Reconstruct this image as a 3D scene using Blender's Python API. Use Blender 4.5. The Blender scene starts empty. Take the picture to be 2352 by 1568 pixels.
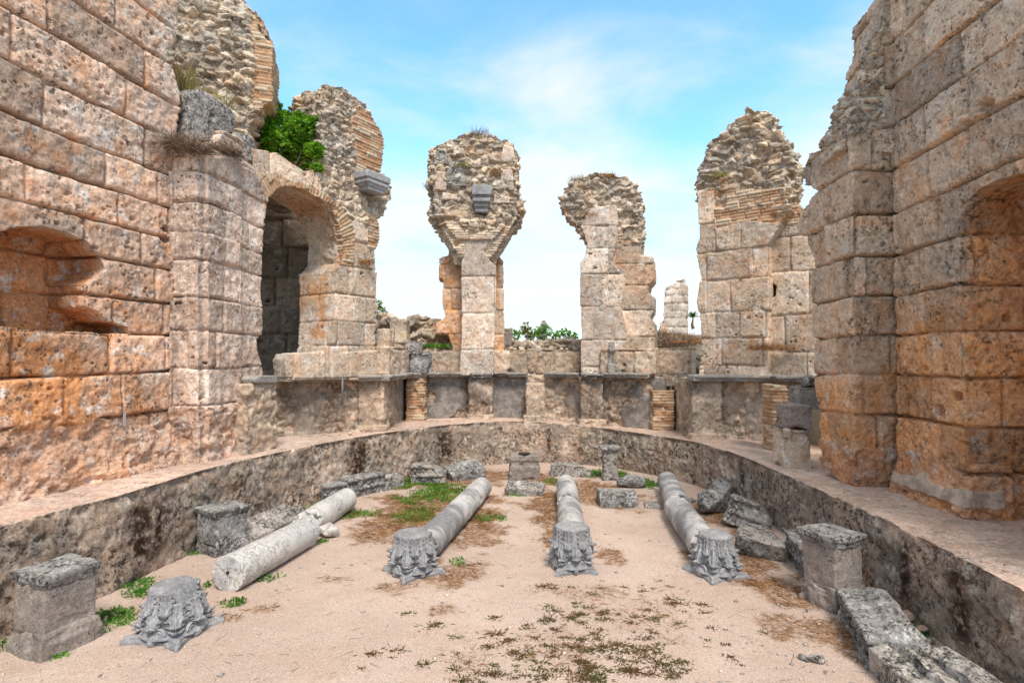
import bpy, bmesh, math, random
import numpy as np
from mathutils import Vector, Matrix
S = bpy.context.scene
R = math.radians
# ------------------------------------------------------------------ camera
CAMZ, FPX, PITCH = 2.6, 1307.0, math.atan(38/1307.0)
cd = bpy.data.cameras.new('camera'); cam = bpy.data.objects.new('camera', cd); S.collection.objects.link(cam)
cam.location = (0, 0, CAMZ); cam.rotation_euler = (R(90)+PITCH, 0, 0)
cd.sensor_width = 36; cd.lens = 36*FPX/2352; cd.clip_start = .05; cd.clip_end = 5000
S.camera = cam
# ------------------------------------------------------------------ light: bright overcast
SUN_EL, SUN_AZ = R(54), R(166)      # azimuth measured from +Y towards +X
w = bpy.data.worlds.new('World'); S.world = w; w.use_nodes = True
S.view_settings.view_transform = 'Standard'; S.view_settings.look = 'None'
S.view_settings.exposure = 1.5; S.view_settings.gamma = 1
S.cycles.use_denoising = True
S.cycles.max_bounces = 6
def build_world():
    nt = w.node_tree; nt.nodes.clear(); N = nt.nodes.new; L = nt.links.new
    sky = N('ShaderNodeTexSky'); sky.sky_type = 'NISHITA'; sky.sun_disc = False
    sky.sun_elevation = SUN_EL; sky.sun_rotation = SUN_AZ
    sky.air_density = 1.0; sky.dust_density = .3; sky.ozone_density = 1.6
    tc = N('ShaderNodeTexCoord'); sep = N('ShaderNodeSeparateXYZ'); L(tc.outputs['Generated'], sep.inputs[0])
    # stretched cloud sheet: project the direction on a flat layer
    mx = N('ShaderNodeMath'); mx.operation = 'MAXIMUM'; L(sep.outputs['Z'], mx.inputs[0]); mx.inputs[1].default_value = 0.0
    ad = N('ShaderNodeMath'); ad.operation = 'ADD'; L(mx.outputs[0], ad.inputs[0]); ad.inputs[1].default_value = .16
    dv = N('ShaderNodeVectorMath'); dv.operation = 'DIVIDE'; L(tc.outputs['Generated'], dv.inputs[0])
    cb = N('ShaderNodeCombineXYZ'); [L(ad.outputs[0], cb.inputs[i]) for i in range(3)]
    L(cb.outputs[0], dv.inputs[1])
    mp = N('ShaderNodeMapping'); L(dv.outputs[0], mp.inputs[0]); mp.inputs['Location'].default_value = (2.3, .7, 0); mp.inputs['Scale'].default_value = (.75, 1.0, .0)
    nz = N('ShaderNodeTexNoise'); nz.inputs['Scale'].default_value = 1.5; nz.inputs['Detail'].default_value = 9; nz.inputs['Roughness'].default_value = .55
    nz.inputs['Distortion'].default_value = .35
    L(mp.outputs[0], nz.inputs['Vector'])
    # more cover low in the sky, open blue overhead
    el = N('ShaderNodeMapRange'); L(sep.outputs['Z'], el.inputs[0]); el.inputs[1].default_value = .02; el.inputs[2].default_value = .56
    el.inputs[3].default_value = .22; el.inputs[4].default_value = -.07
    s1 = N('ShaderNodeMath'); s1.operation = 'ADD'; L(nz.outputs['Fac'], s1.inputs[0]); L(el.outputs[0], s1.inputs[1])
    zen = N('ShaderNodeMapRange'); zen.interpolation_type = 'SMOOTHSTEP'; L(sep.outputs['Z'], zen.inputs[0]); zen.inputs[1].default_value = .57; zen.inputs[2].default_value = .82; zen.inputs[3].default_value = 0; zen.inputs[4].default_value = .42
    s2 = N('ShaderNodeMath'); s2.operation = 'ADD'; L(s1.outputs[0], s2.inputs[0]); L(zen.outputs[0], s2.inputs[1])   # unseen cloud cover added above the view to whiten the ambient light
    rp = N('ShaderNodeMapRange'); rp.interpolation_type = 'SMOOTHSTEP'; L(s2.outputs[0], rp.inputs[0]); rp.inputs[1].default_value = .36; rp.inputs[2].default_value = .74
    mixc = N('ShaderNodeMix'); mixc.data_type = 'RGBA'
    tint = N('ShaderNodeMix'); tint.data_type = 'RGBA'; tint.blend_type = 'MULTIPLY'; tint.inputs[0].default_value = 1
    L(sky.outputs[0], tint.inputs[6]); tint.inputs[7].default_value = SKY_TINT
    L(rp.outputs[0], mixc.inputs[0]); L(tint.outputs[2], mixc.inputs[6]); mixc.inputs[7].default_value = CLOUD
    bg = N('ShaderNodeBackground'); L(mixc.outputs[2], bg.inputs[0]); bg.inputs[1].default_value = .097
    out = N('ShaderNodeOutputWorld'); L(bg.outputs[0], out.inputs[0])
SKY_TINT = (.92, 1.36, 1.38, 1); CLOUD = (3.55, 3.7, 3.7, 1)
build_world()
sd = bpy.data.lights.new('sun', 'SUN'); sd.energy = 1.5; sd.angle = R(18); sd.color = (1, .92, .82)
so = bpy.data.objects.new('sun', sd); S.collection.objects.link(so)
tosun = Vector((math.sin(SUN_AZ)*math.cos(SUN_EL), math.cos(SUN_AZ)*math.cos(SUN_EL), math.sin(SUN_EL)))
so.rotation_euler = tosun.to_track_quat('Z', 'Y').to_euler()
so.location = (0, 0, 30)
# ------------------------------------------------------------------ numpy noise
def hsh(ix, iy, iz, s):
    h = (ix.astype(np.uint32)*np.uint32(374761393) + iy.astype(np.uint32)*np.uint32(668265263)
         + iz.astype(np.uint32)*np.uint32(2246822519) + np.uint32((s*3266489917) & 0xffffffff))
    h = (h ^ (h >> np.uint32(13)))*np.uint32(1274126177); h = (h ^ (h >> np.uint32(15)))*np.uint32(2654435761); h ^= h >> np.uint32(16)
    return h.astype(np.float32)*np.float32(1/4294967296.0)
def vn(p, sc, seed):
    q = np.asarray(p, np.float32)*np.float32(sc) if np.isscalar(sc) else np.asarray(p, np.float32)*np.asarray(sc, np.float32)
    i = np.floor(q); f = q-i; i = i.astype(np.int64); f = f*f*(3-2*f)
    x, y, z = i[:, 0], i[:, 1], i[:, 2]; u, v, t = f[:, 0], f[:, 1], f[:, 2]
    def c(a, b, d): return hsh(x+a, y+b, z+d, seed)
    a0 = c(0,0,0)*(1-u)+c(1,0,0)*u; a1 = c(0,1,0)*(1-u)+c(1,1,0)*u
    b0 = c(0,0,1)*(1-u)+c(1,0,1)*u; b1 = c(0,1,1)*(1-u)+c(1,1,1)*u
    return ((a0*(1-v)+a1*v)*(1-t)+(b0*(1-v)+b1*v)*t)*2-1
def fbm(p, sc, o, seed, g=.5):
    r = 0; a = 1; n = 0
    for k in range(o):
        r = r+a*vn(p, np.asarray(sc)*2.03**k, seed+k*17); n += a; a *= g
    return r/n
def worley(p, sc, seed, vec=False):
    q = np.asarray(p, np.float32)*np.asarray(sc, np.float32); i = np.floor(q).astype(np.int64); f = q-i
    F1 = np.full(len(q), 9, np.float32); F2 = F1.copy(); ID = np.zeros(len(q), np.float32); VV = np.zeros((len(q), 3), np.float32)
    for a in (-1, 0, 1):
        for b in (-1, 0, 1):
            for c in (-1, 0, 1):
                x, y, z = i[:, 0]+a, i[:, 1]+b, i[:, 2]+c
                o0, o1, o2 = a+.15+.7*hsh(x, y, z, seed)-f[:, 0], b+.15+.7*hsh(x, y, z, seed+1)-f[:, 1], c+.15+.7*hsh(x, y, z, seed+2)-f[:, 2]
                d = o0**2+o1**2+o2**2; m = d < F1
                if vec: VV = np.where(m[:, None], np.stack([o0, o1, o2], 1), VV)
                F2 = np.where(m, F1, np.minimum(F2, d)); F1 = np.where(m, d, F1); ID = np.where(m, hsh(x, y, z, seed+3), ID)
    return (np.sqrt(F1), np.sqrt(F2), ID, VV) if vec else (np.sqrt(F1), np.sqrt(F2), ID)
def sst(a, b, x):
    t = np.clip((x-a)/(b-a), 0, 1); return t*t*(3-2*t)
# ------------------------------------------------------------------ placing: pixel of the 2352x1568 photo -> point on a real plane
def ray(x, y):
    u, v = (x-1176)/FPX, -(y-784)/FPX
    return Vector((u, math.cos(PITCH)-v*math.sin(PITCH), math.sin(PITCH)+v*math.cos(PITCH)))
def gp(x, y, z=0.0):
    d = ray(x, y); t = (z-CAMZ)/d.z; return Vector((d.x*t, d.y*t, z))
def dp(x, y, Y):
    d = ray(x, y); t = Y/d.y; return Vector((d.x*t, Y, CAMZ+d.z*t))
class Plane:
    def __init__(s, p0, p1, ext=None):
        s.p0 = Vector((p0[0], p0[1], 0)); s.T = (Vector((p1[0], p1[1], 0))-s.p0).normalized()
        n = Vector((-s.T.y, s.T.x, 0)); s.n = n if n.dot(s.p0) > 0 else -n
        s.N = Vector((ext[0], ext[1], 0)).normalized() if ext else s.n
    def px(s, x, y):
        d = ray(x, y); t = s.p0.dot(s.n)/Vector((d.x, d.y, 0)).dot(s.n)
        p = d*t; return ((p-s.p0).dot(s.T), CAMZ+p.z)
    def poly(s, pts): return [s.px(*p) if len(p) == 2 else p[:2] for p in pts]     # (x,y) pixel or (s,z,0) metres
    def pt(s, a, z, d=0): return s.p0+s.T*a+s.N*d+Vector((0, 0, z))
def ext(bm, pl, pts, d0, d1):
    q = pl.poly(pts)
    f = [bm.verts.new(pl.pt(a, z, d0)) for a, z in q]; b = [bm.verts.new(pl.pt(a, z, d1)) for a, z in q]
    _close(bm, f, b)
def _close(bm, f, b):
    n = len(f); fs = [bm.faces.new(f), bm.faces.new(b[::-1])]
    for i in range(n): fs.append(bm.faces.new((f[i], b[i], b[(i+1) % n], f[(i+1) % n])))
    bmesh.ops.recalc_face_normals(bm, faces=fs)
def plan(bm, pts, z0, z1):
    _close(bm, [bm.verts.new((p[0], p[1], z0)) for p in pts], [bm.verts.new((p[0], p[1], z1)) for p in pts])
def box(bm, c, sz, rz=0, M=None):
    m = Matrix.Translation(c) @ Matrix.Rotation(rz, 4, 'Z') @ (M or Matrix()) @ Matrix.Diagonal((sz[0], sz[1], sz[2], 1))
    bmesh.ops.create_cube(bm, size=1, matrix=m)
def revolve(bm, prof, n=32, c=(0, 0, 0)):
    rings = []
    for r, z in prof:
        rings.append([bm.verts.new((c[0]+r*math.cos(2*math.pi*k/n), c[1]+r*math.sin(2*math.pi*k/n), c[2]+z)) for k in range(n)])
    for a, b in zip(rings, rings[1:]):
        for k in range(n): bm.faces.new((a[k], a[(k+1) % n], b[(k+1) % n], b[k]))
    bm.faces.new(rings[0][::-1]); bm.faces.new(rings[-1])
# ------------------------------------------------------------------ objects
def link(o):
    S.collection.objects.link(o); return o
def tag(o, label=None, cat=None, group=None, kind=None):
    if label: o['label'] = label
    if cat: o['category'] = cat
    if group: o['group'] = group
    if kind: o['kind'] = kind
    return o
def empty(name, loc, label=None, cat=None, group=None, rz=0):
    o = link(bpy.data.objects.new(name, None)); o.location = loc; o.rotation_euler.z = rz; o.empty_display_size = .2
    return tag(o, label, cat, group)
def put(name, me, mats, parent=None, loc=None, rz=None, world=False):
    o = link(bpy.data.objects.new(name, me))
    for m in (mats if isinstance(mats, (list, tuple)) else [mats]):
        if m.name not in [x.name for x in me.materials if x]: me.materials.append(m)
    if parent:
        o.parent = parent
        if world:      # mesh was modelled in world metres
            o.matrix_parent_inverse = Matrix.Identity(4)
            inv = (Matrix.Translation(parent.location) @ Matrix.Rotation(parent.rotation_euler.z, 4, 'Z')).inverted()
            me.transform(inv)
    if loc is not None: o.location = loc
    if rz is not None: o.rotation_euler.z = rz
    return o
def bm_mesh(bm, name='m', smooth=False):
    me = bpy.data.meshes.new(name); bm.to_mesh(me); bm.free()
    if smooth: me.shade_smooth()
    return me
def raw_mesh(name, V, Fc, smooth=True, att=False):
    V = np.asarray(V, np.float32); Fc = np.asarray(Fc, np.int32); k = Fc.shape[1]
    me = bpy.data.meshes.new(name); me.vertices.add(len(V)); me.vertices.foreach_set('co', V.ravel())
    me.loops.add(Fc.size); me.loops.foreach_set('vertex_index', Fc.ravel())
    me.polygons.add(len(Fc)); me.polygons.foreach_set('loop_start', np.arange(len(Fc), dtype=np.int32)*k)
    me.update(calc_edges=True); me.validate()
    if smooth: me.shade_smooth()
    if att: setM(me, np.tile([.5, 0, 0, 0], (len(V), 1)))
    return me
def remesh(bm, vox):
    me = bm_mesh(bm); o = link(bpy.data.objects.new('tmp', me))
    md = o.modifiers.new('r', 'REMESH'); md.mode = 'VOXEL'; md.voxel_size = vox; md.adaptivity = 0
    dg = bpy.context.evaluated_depsgraph_get()
    out = bpy.data.meshes.new_from_object(o.evaluated_get(dg)); bpy.data.objects.remove(o); bpy.data.meshes.remove(me)
    return out
def arrays(me):
    n = len(me.vertices); co = np.empty(n*3, np.float32); me.vertices.foreach_get('co', co)
    no = np.empty(n*3, np.float32); me.vertex_normals.foreach_get('vector', no) if hasattr(me, 'vertex_normals') else me.vertices.foreach_get('normal', no)
    return co.reshape(-1, 3), no.reshape(-1, 3)
def setM(me, Mv):
    at = me.color_attributes.new('M', 'FLOAT_COLOR', 'POINT'); at.data.foreach_set('color', np.ascontiguousarray(Mv, np.float32).ravel())
def masonry(name, bm, pl, vox, kind, seed, mats, parent=None, ch=(.45, .62), bl=(.7, 1.5), off=.02, rough=.014, pit=1., joint=.045,
            warp=.02, warm=None, plaster=None, stain=None, rub=.06, rubs=(5.5, 5.5, 8), courses=None, jw=.011, tooth=0., radial=None, zmod=None, rnd=.032, edge=0):
    me = remesh(bm, vox); co, no = arrays(me); n = len(co)
    p0 = np.array(pl.p0); T = np.array(pl.T); Nn = np.array(pl.N)
    s = (co-p0) @ T; d = (co-p0) @ Nn; z = co[:, 2]+warp*vn(co, .9, seed+5)+.3*warp*vn(co, 5, seed+6)
    side = np.abs(no @ T) > .72; hor = np.abs(no[:, 2]) > .72
    u = np.where(side, d+100, s)+warp*.7*vn(co, 1.3, seed+7)
    K = np.full(n, kind, int) if isinstance(kind, int) else kind(s, co[:, 2], d, co, no).astype(int)
    disp = np.zeros(n, np.float32); M = np.zeros((n, 4), np.float32); M[:, 0] = .5
    rg = np.random.RandomState(seed)
    big = fbm(co, 1.1, 2, seed+30)
    fine = fbm(co, 9, 4, seed+31, .62)
    m = K == 0
    if m.any():
        if courses is None:
            zb = [-1.0]
            while zb[-1] < 14: zb.append(zb[-1]+rg.uniform(*ch))
        else: zb = list(courses)
        zb = np.array(zb); ci = np.clip(np.searchsorted(zb, z)-1, 0, len(zb)-2)
        dz = np.minimum(np.abs(z-zb[ci]), np.abs(zb[ci+1]-z))
        dj = np.full(n, 9., np.float32); bid = np.zeros(n, int)
        for c in np.unique(ci[m]):
            js = np.cumsum(rg.uniform(bl[0], bl[1], 200))-12+rg.uniform(0, 1)
            q = m & (ci == c); k = np.clip(np.searchsorted(js, u[q]), 1, len(js)-1)
            dj[q] = np.minimum(np.abs(u[q]-js[k-1]), np.abs(js[k]-u[q])); bid[q] = k
        dd = np.where(hor, dj, np.minimum(dz, dj))
        b = hsh(ci, bid, side.astype(int), seed+3); b2 = hsh(ci, bid, side.astype(int), seed+4)
        jn = np.clip(.75+.75*vn(co, 2.2, seed+9), .1, 1.5)
        a = (b-.5)*2*off - joint*jn*np.exp(-(dd/jw)**2) - rnd*np.clip(1-dd/.06, 0, 1)**2*np.clip(.6+1.5*vn(co, 4.5, seed+11), 0, 2.5)
        a = a+rough*fine+.02*big
        if pit > 0:
            sub = np.where(m & ~hor)[0]
            pm_ = .25+.85*sst(-.3, .35, vn(co[sub], 1.0, seed+41))*np.where(b2[sub] < .25, .5, 1.15); pc_ = co[sub]*np.array([1, 1, 1.5])+.04*vn(co[sub], 6, seed+43)[:, None]
            F1, F2, ID = worley(pc_, 4.2, seed+40)
            r = np.where(ID > .55, .04+.26*((ID-.55)/.45)**2.2, 0)*pit*pm_
            a[sub] -= np.where(r > 0, .115*sst(0, 1, (r-F1)/np.maximum(r, 1e-3)*2.4), 0)
            F1, F2, ID = worley(pc_, 12, seed+44)
            r = np.where(ID > .5, .08+.32*((ID-.5)/.5)**1.8, 0)*pit*np.clip(pm_+.25, 0, 1)
            a[sub] -= np.where(r > 0, .05*sst(0, 1, (r-F1)/np.maximum(r, 1e-3)*2.2), 0)
        disp = np.where(m, a, disp); M[:, 0] = np.where(m, b2, M[:, 0])
    m = K == 1
    if m.any():
        sub = np.where(m)[0]; wv = co[sub]+.05*np.stack([vn(co[sub], 4, seed+k) for k in (61, 62, 63)], 1)
        F1, F2, ID, VV = worley(wv, rubs, seed+50, True); e = np.clip((F2-F1)/.22, 0, 1)
        tl = np.stack([np.sin(ID*917), np.sin(ID*631+1), np.sin(ID*377+2)], 1); tilt = (VV*tl).sum(1)
        F1b, F2b, IDb = worley(wv, np.array(rubs)*2.3, seed+55); eb = np.clip((F2b-F1b)/.35, 0, 1)
        keep = ID > .22      # the rest is mortar and small stuff
        a = np.where(keep, rub*(1.0*e-.7)+rub*1.3*tilt*e+rub*.9*(ID-.5), rub*(-.75+.8*np.clip(eb*1.5, 0, 1)*IDb))+rub*.25*(eb-.5)+1.1*rough*fine[sub]+.06*big[sub]
        disp[sub] = a; M[sub, 0] = np.where(keep, np.clip(1.3*(np.sin(ID*523)*.5+.5)-.15, 0, 1), .3)
    m = K == 2
    if m.any():
        hb = .068; zq = z; uq = u
        if radial:
            rr = np.hypot((s-radial[0])*.95, co[:, 2]-radial[1]); q = (co[:, 2] > radial[1]) & (rr < radial[2])
            zq = np.where(q, np.arctan2(co[:, 2]-radial[1], (s-radial[0])*.95)*radial[2]*.8+20, z); uq = np.where(q, np.where(side | (no[:, 2] < -.3), d, rr), u)
        u_, u = u, uq; zz = zq/hb; r_ = np.floor(zz); fz = np.abs(zz-r_-.5)*2*hb/2     # distance from the row's middle
        uu = u/.3+hsh(r_.astype(int), r_.astype(int), r_.astype(int)*0, seed)*3; c_ = np.floor(uu); fu = np.abs(uu-c_-.5)*.3
        dd = np.minimum(hb/2-fz, .15-fu); ib = hsh(r_.astype(int), c_.astype(int), side.astype(int), seed+8)
        miss = sst(.25, .5, fbm(co, 2.2, 3, seed+70))
        a = (ib-.5)*.03-.03*np.exp(-(dd/.009)**2)+.008*fine+.02*big-miss*(.05+.07*(ib > .5)); u = u_
        disp = np.where(m, a, disp); M[:, 0] = np.where(m, ib, M[:, 0])
    m = K == 3
    if m.any():
        vt_ = np.abs(no[:, 2]) < .55; a = .02*big+rough*(.8+.9*vt_)*fine+.012*fbm(co, 3.3, 2, seed+33)+vt_*(.06*np.abs(fbm(co*np.array([1, 1, 1.6]), 2.4, 3, seed+36))-.05*sst(.1, .4, fbm(co*np.array([1, 1, 1.5]), 4.5, 3, seed+37)))
        disp = np.where(m, a, disp); M[:, 0] = np.where(m, .5+.3*vn(co, 2, seed+34), M[:, 0])
    m = K == 4      # rough concrete face
    if m.any():
        sub = np.where(m)[0]
        F1, F2, ID = worley(co[sub], 9, seed+50); F1b, F2b, IDb = worley(co[sub], 3.2, seed+52)
        hole = np.where(ID > .5, np.clip((.42-F1)/.42, 0, 1), 0)
        a = .03*fbm(co[sub], 3, 3, seed+33)+1.6*rough*fine[sub]-.05*hole+.02*(1-F1)+.03*(F2b-F1b)-.02
        if edge: a = a-.10*sst(edge-.22, edge, co[sub][:, 2])*np.clip(.2+1.4*fbm(co[sub], 2.6, 3, seed+90), 0, 1)
        disp[sub] = a; M[sub, 0] = np.clip(.5+.6*vn(co[sub], 3, seed+34), 0, 1)
    if plaster is not None:
        pm = plaster(s, co[:, 2], d, co, no); disp = np.where(pm > .0, disp*(1-pm)+pm*(.045+.008*fine), disp); M[:, 1] = pm
    if warm is not None: M[:, 2] = np.clip(warm(s, co[:, 2], d, co, no), 0, 1)
    if stain is not None: M[:, 3] = np.clip(stain(s, co[:, 2], d, co, no), 0, 1)
    nn = no.copy(); nn[:, 2] *= .6
    co2 = co+nn*disp[:, None]
    if tooth: co2 += tooth*np.stack([vn(co, 7, seed+k) for k in (81, 82, 83)], 1)*((K == 1)[:, None])
    if zmod is not None: co2[:, 2] += zmod(co2)
    me.vertices.foreach_set('co', co2.astype(np.float32).ravel()); setM(me, M)
    fk = np.empty(len(me.polygons), np.int32); lv = np.empty(len(me.loops), np.int32); me.loops.foreach_get('vertex_index', lv)
    ls = np.empty(len(me.polygons), np.int32); me.polygons.foreach_get('loop_start', ls)
    order = list(mats.keys()); lut = np.zeros(8, np.int32)
    mm = []
    for k in order:
        if mats[k] not in mm: mm.append(mats[k])
        lut[k] = mm.index(mats[k])
    fk = lut[K[lv[ls]]]
    for x in mm: me.materials.append(x)
    me.polygons.foreach_set('material_index', fk.astype(np.int32)); me.update(); me.shade_smooth()
    return put(name, me, mm, parent, world=bool(parent))
def roughen(bm, vox, amp, sc, seed, fine=.004, chips=.0):
    me = remesh(bm, vox); co, no = arrays(me)
    a = amp*fbm(co, sc, 3, seed)+fine*fbm(co, 28, 3, seed+9, .6)
    if chips:
        c = fbm(co, sc*1.3, 2, seed+20); a -= chips*sst(.18, .5, c)
        F1, F2, ID = worley(co, 24, seed+21); a -= np.where(ID > .6, .012*np.clip((.4-F1)/.4, 0, 1), 0)*(chips > .01)
    me.vertices.foreach_set('co', (co+no*a[:, None]).astype(np.float32).ravel())
    M = np.zeros((len(co), 4), np.float32); M[:, 0] = .5+.3*vn(co, 2.5, seed+3); setM(me, M)
    me.update(); me.shade_smooth(); return me
# ------------------------------------------------------------------ materials
class NT:
    def __init__(s, name):
        s.m = bpy.data.materials.new(name); s.m.use_nodes = True; s.t = s.m.node_tree; s.t.nodes.clear()
        s.bsdf = s.n('ShaderNodeBsdfPrincipled'); s.out = s.n('ShaderNodeOutputMaterial'); s.l(s.bsdf.outputs[0], s.out.inputs[0])
        s.bsdf.inputs['Specular IOR Level'].default_value = .25
        tc = s.n('ShaderNodeTexCoord'); s.co = tc.outputs['Object']
    def n(s, t): return s.t.nodes.new(t)
    def l(s, a, b): s.t.links.new(a, b)
    def setv(s, inp, v):
        if hasattr(v, 'is_linked'): s.l(v, inp)
        else: inp.default_value = v
    def noise(s, sc, det=4, ro=.55, dist=0, stretch=None, off=0):
        v = s.co
        if stretch or off:
            mp = s.n('ShaderNodeMapping'); s.l(s.co, mp.inputs[0]); mp.inputs['Scale'].default_value = stretch or (1, 1, 1); mp.inputs['Location'].default_value = (off, off*.7, off*1.3); v = mp.outputs[0]
        x = s.n('ShaderNodeTexNoise'); x.inputs['Scale'].default_value = sc; x.inputs['Detail'].default_value = det
        x.inputs['Roughness'].default_value = ro; x.inputs['Distortion'].default_value = dist; s.l(v, x.inputs['Vector']); return x.outputs['Fac']
    def voro(s, sc, feat='F1', out='Distance', stretch=None):
        x = s.n('ShaderNodeTexVoronoi'); x.feature = feat; x.inputs['Scale'].default_value = sc; v = s.co
        if stretch:
            mp = s.n('ShaderNodeMapping'); s.l(s.co, mp.inputs[0]); mp.inputs['Scale'].default_value = stretch; v = mp.outputs[0]
        s.l(v, x.inputs['Vector']); return x.outputs[out]
    def rng(s, v, a, b, c=0., d=1., smooth=True):
        x = s.n('ShaderNodeMapRange'); x.interpolation_type = 'SMOOTHSTEP' if smooth else 'LINEAR'; s.setv(x.inputs[0], v)
        for i, k in enumerate((a, b, c, d)): s.setv(x.inputs[i+1], k)
        return x.outputs[0]
    def math(s, op, a, b=0.):
        x = s.n('ShaderNodeMath'); x.operation = op; s.setv(x.inputs[0], a); s.setv(x.inputs[1], b); return x.outputs[0]
    def mix(s, f, a, b, mode='MIX'):
        x = s.n('ShaderNodeMix'); x.data_type = 'RGBA'; x.blend_type = mode; x.clamp_factor = True
        s.setv(x.inputs[0], f)
        for i, c in ((6, a), (7, b)): s.setv(x.inputs[i], c if hasattr(c, 'is_linked') else (c[0], c[1], c[2], 1))
        return x.outputs[2]
    def gain(s, c, v):       # multiply a colour by a scalar socket
        x = s.n('ShaderNodeVectorMath'); x.operation = 'SCALE'; s.l(c, x.inputs[0]); s.setv(x.inputs[3], v); return x.outputs[0]
    def bump(s, h, st, dist, prev=None):
        x = s.n('ShaderNodeBump'); x.inputs['Strength'].default_value = st; x.inputs['Distance'].default_value = dist; s.l(h, x.inputs['Height'])
        if prev: s.l(prev, x.inputs['Normal'])
        return x.outputs[0]
    def attr(s):
        a = s.n('ShaderNodeAttribute'); a.attribute_name = 'M'; p = s.n('ShaderNodeSeparateColor'); s.l(a.outputs['Color'], p.inputs[0])
        return p.outputs[0], p.outputs[1], p.outputs[2], a.outputs['Alpha']
    def done(s, col, nrm=None, rough=.9):
        s.setv(s.bsdf.inputs['Base Color'], col); s.setv(s.bsdf.inputs['Roughness'], rough)
        if nrm: s.l(nrm, s.bsdf.inputs['Normal'])
        return s.m
def stone(name, base, alt, warm, dark=(.05, .045, .04), light=(.62, .58, .53), kd=.6, kl=.5, kw=.35, plast=(.19, .168, .15), stc=(.045, .022, .012), sc=1., bmp=.5, pits=.75, dth=.54, rough=.92, lm=(.45, .62)):
    t = NT(name); blk, pl, wm, st = t.attr()
    c = t.mix(t.rng(t.noise(.75*sc, 5), .38, .62), base, alt)
    c = t.mix(t.math('ADD', t.math('MULTIPLY', t.rng(t.noise(3.2*sc, 7, .65, off=3), .47, .66), kw), wm), c, warm)
    c = t.mix(t.math('MULTIPLY', t.rng(t.noise(4.5*sc, 9, .7, off=7), .53, .63), kl), c, light)
    c = t.gain(c, t.rng(blk, 0, 1, .70, 1.26, False))
    c = t.gain(c, t.rng(t.noise(7*sc, 8, .7, off=17), .3, .7, .72, 1.30, False))
    c = t.gain(c, t.rng(t.noise(34*sc, 5, .75), .25, .75, .48, 1.5, False))
    # dark lichen and grime patches
    lich = t.math('MULTIPLY', t.rng(t.noise(1.6*sc, 4, .65, off=11), *lm), t.rng(t.noise(13*sc, 10, .78, off=5), dth-.05, dth+.08))
    c = t.mix(t.math('MULTIPLY', lich, kd), c, dark)
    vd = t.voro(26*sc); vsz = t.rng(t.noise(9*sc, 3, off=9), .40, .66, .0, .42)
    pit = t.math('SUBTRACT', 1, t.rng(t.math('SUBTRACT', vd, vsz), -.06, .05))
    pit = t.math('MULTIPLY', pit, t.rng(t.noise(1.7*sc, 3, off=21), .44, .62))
    c = t.mix(t.math('MULTIPLY', pit, .95*pits), c, (.07, .038, .022))  # shade inside the small pits painted into the colour
    pc = t.mix(t.rng(t.noise(6, 8, .7, off=2), .42, .6), plast, tuple(k*1.7 for k in plast))
    c = t.mix(pl, c, pc)
    c = t.mix(t.math('MULTIPLY', st, t.rng(t.noise(12, 6, .65, off=13), .36, .54)), c, stc)
    b = t.bump(t.noise(20*sc, 8, .68), bmp, .035)
    b = t.bump(t.noise(75*sc, 4, .6), bmp*.7, .012, b)
    b = t.bump(t.math('SUBTRACT', 1, pit), pits, .03, b)
    return t.done(c, b, rough)
MAT = {}
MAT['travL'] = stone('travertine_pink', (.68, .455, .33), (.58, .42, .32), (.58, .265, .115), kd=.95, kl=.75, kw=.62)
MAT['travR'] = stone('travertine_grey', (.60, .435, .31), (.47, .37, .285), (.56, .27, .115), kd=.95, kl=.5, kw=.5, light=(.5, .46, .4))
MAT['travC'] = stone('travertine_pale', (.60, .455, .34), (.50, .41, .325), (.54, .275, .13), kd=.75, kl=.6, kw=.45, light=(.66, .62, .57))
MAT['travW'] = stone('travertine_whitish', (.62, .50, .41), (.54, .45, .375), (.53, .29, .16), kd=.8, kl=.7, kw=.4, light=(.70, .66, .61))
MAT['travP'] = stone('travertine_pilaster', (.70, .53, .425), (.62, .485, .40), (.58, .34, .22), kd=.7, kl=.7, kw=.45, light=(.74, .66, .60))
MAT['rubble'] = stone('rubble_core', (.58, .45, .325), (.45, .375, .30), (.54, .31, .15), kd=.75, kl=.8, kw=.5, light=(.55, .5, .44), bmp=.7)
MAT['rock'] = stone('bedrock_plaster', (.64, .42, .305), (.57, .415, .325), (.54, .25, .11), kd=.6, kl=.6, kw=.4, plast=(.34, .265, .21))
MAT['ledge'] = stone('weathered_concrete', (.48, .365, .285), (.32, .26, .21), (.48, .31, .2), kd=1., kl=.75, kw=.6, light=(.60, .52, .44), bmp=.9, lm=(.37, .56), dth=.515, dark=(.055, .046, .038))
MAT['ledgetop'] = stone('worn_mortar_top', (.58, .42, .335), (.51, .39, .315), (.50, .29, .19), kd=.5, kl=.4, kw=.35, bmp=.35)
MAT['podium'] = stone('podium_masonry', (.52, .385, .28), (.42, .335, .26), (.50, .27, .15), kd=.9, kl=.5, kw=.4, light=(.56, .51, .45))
MAT['shade'] = stone('shade_darkened_stone', (.17, .13, .098), (.125, .095, .07), (.17, .085, .036), kd=.5, kl=.2, kw=.2)  # stone darkened in its colour to stand for the passage's shade
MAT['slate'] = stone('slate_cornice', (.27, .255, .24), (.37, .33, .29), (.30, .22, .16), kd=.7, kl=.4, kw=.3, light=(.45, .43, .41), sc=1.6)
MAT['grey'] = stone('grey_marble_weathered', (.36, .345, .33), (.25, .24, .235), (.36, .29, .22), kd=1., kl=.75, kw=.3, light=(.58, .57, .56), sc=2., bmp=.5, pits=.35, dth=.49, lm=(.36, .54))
MAT['capital'] = stone('capital_marble', (.35, .345, .35), (.24, .238, .246), (.30, .24, .19), kd=.4, kl=.5, kw=.15, light=(.48, .495, .52), sc=3., bmp=.3, pits=.15)
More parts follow.
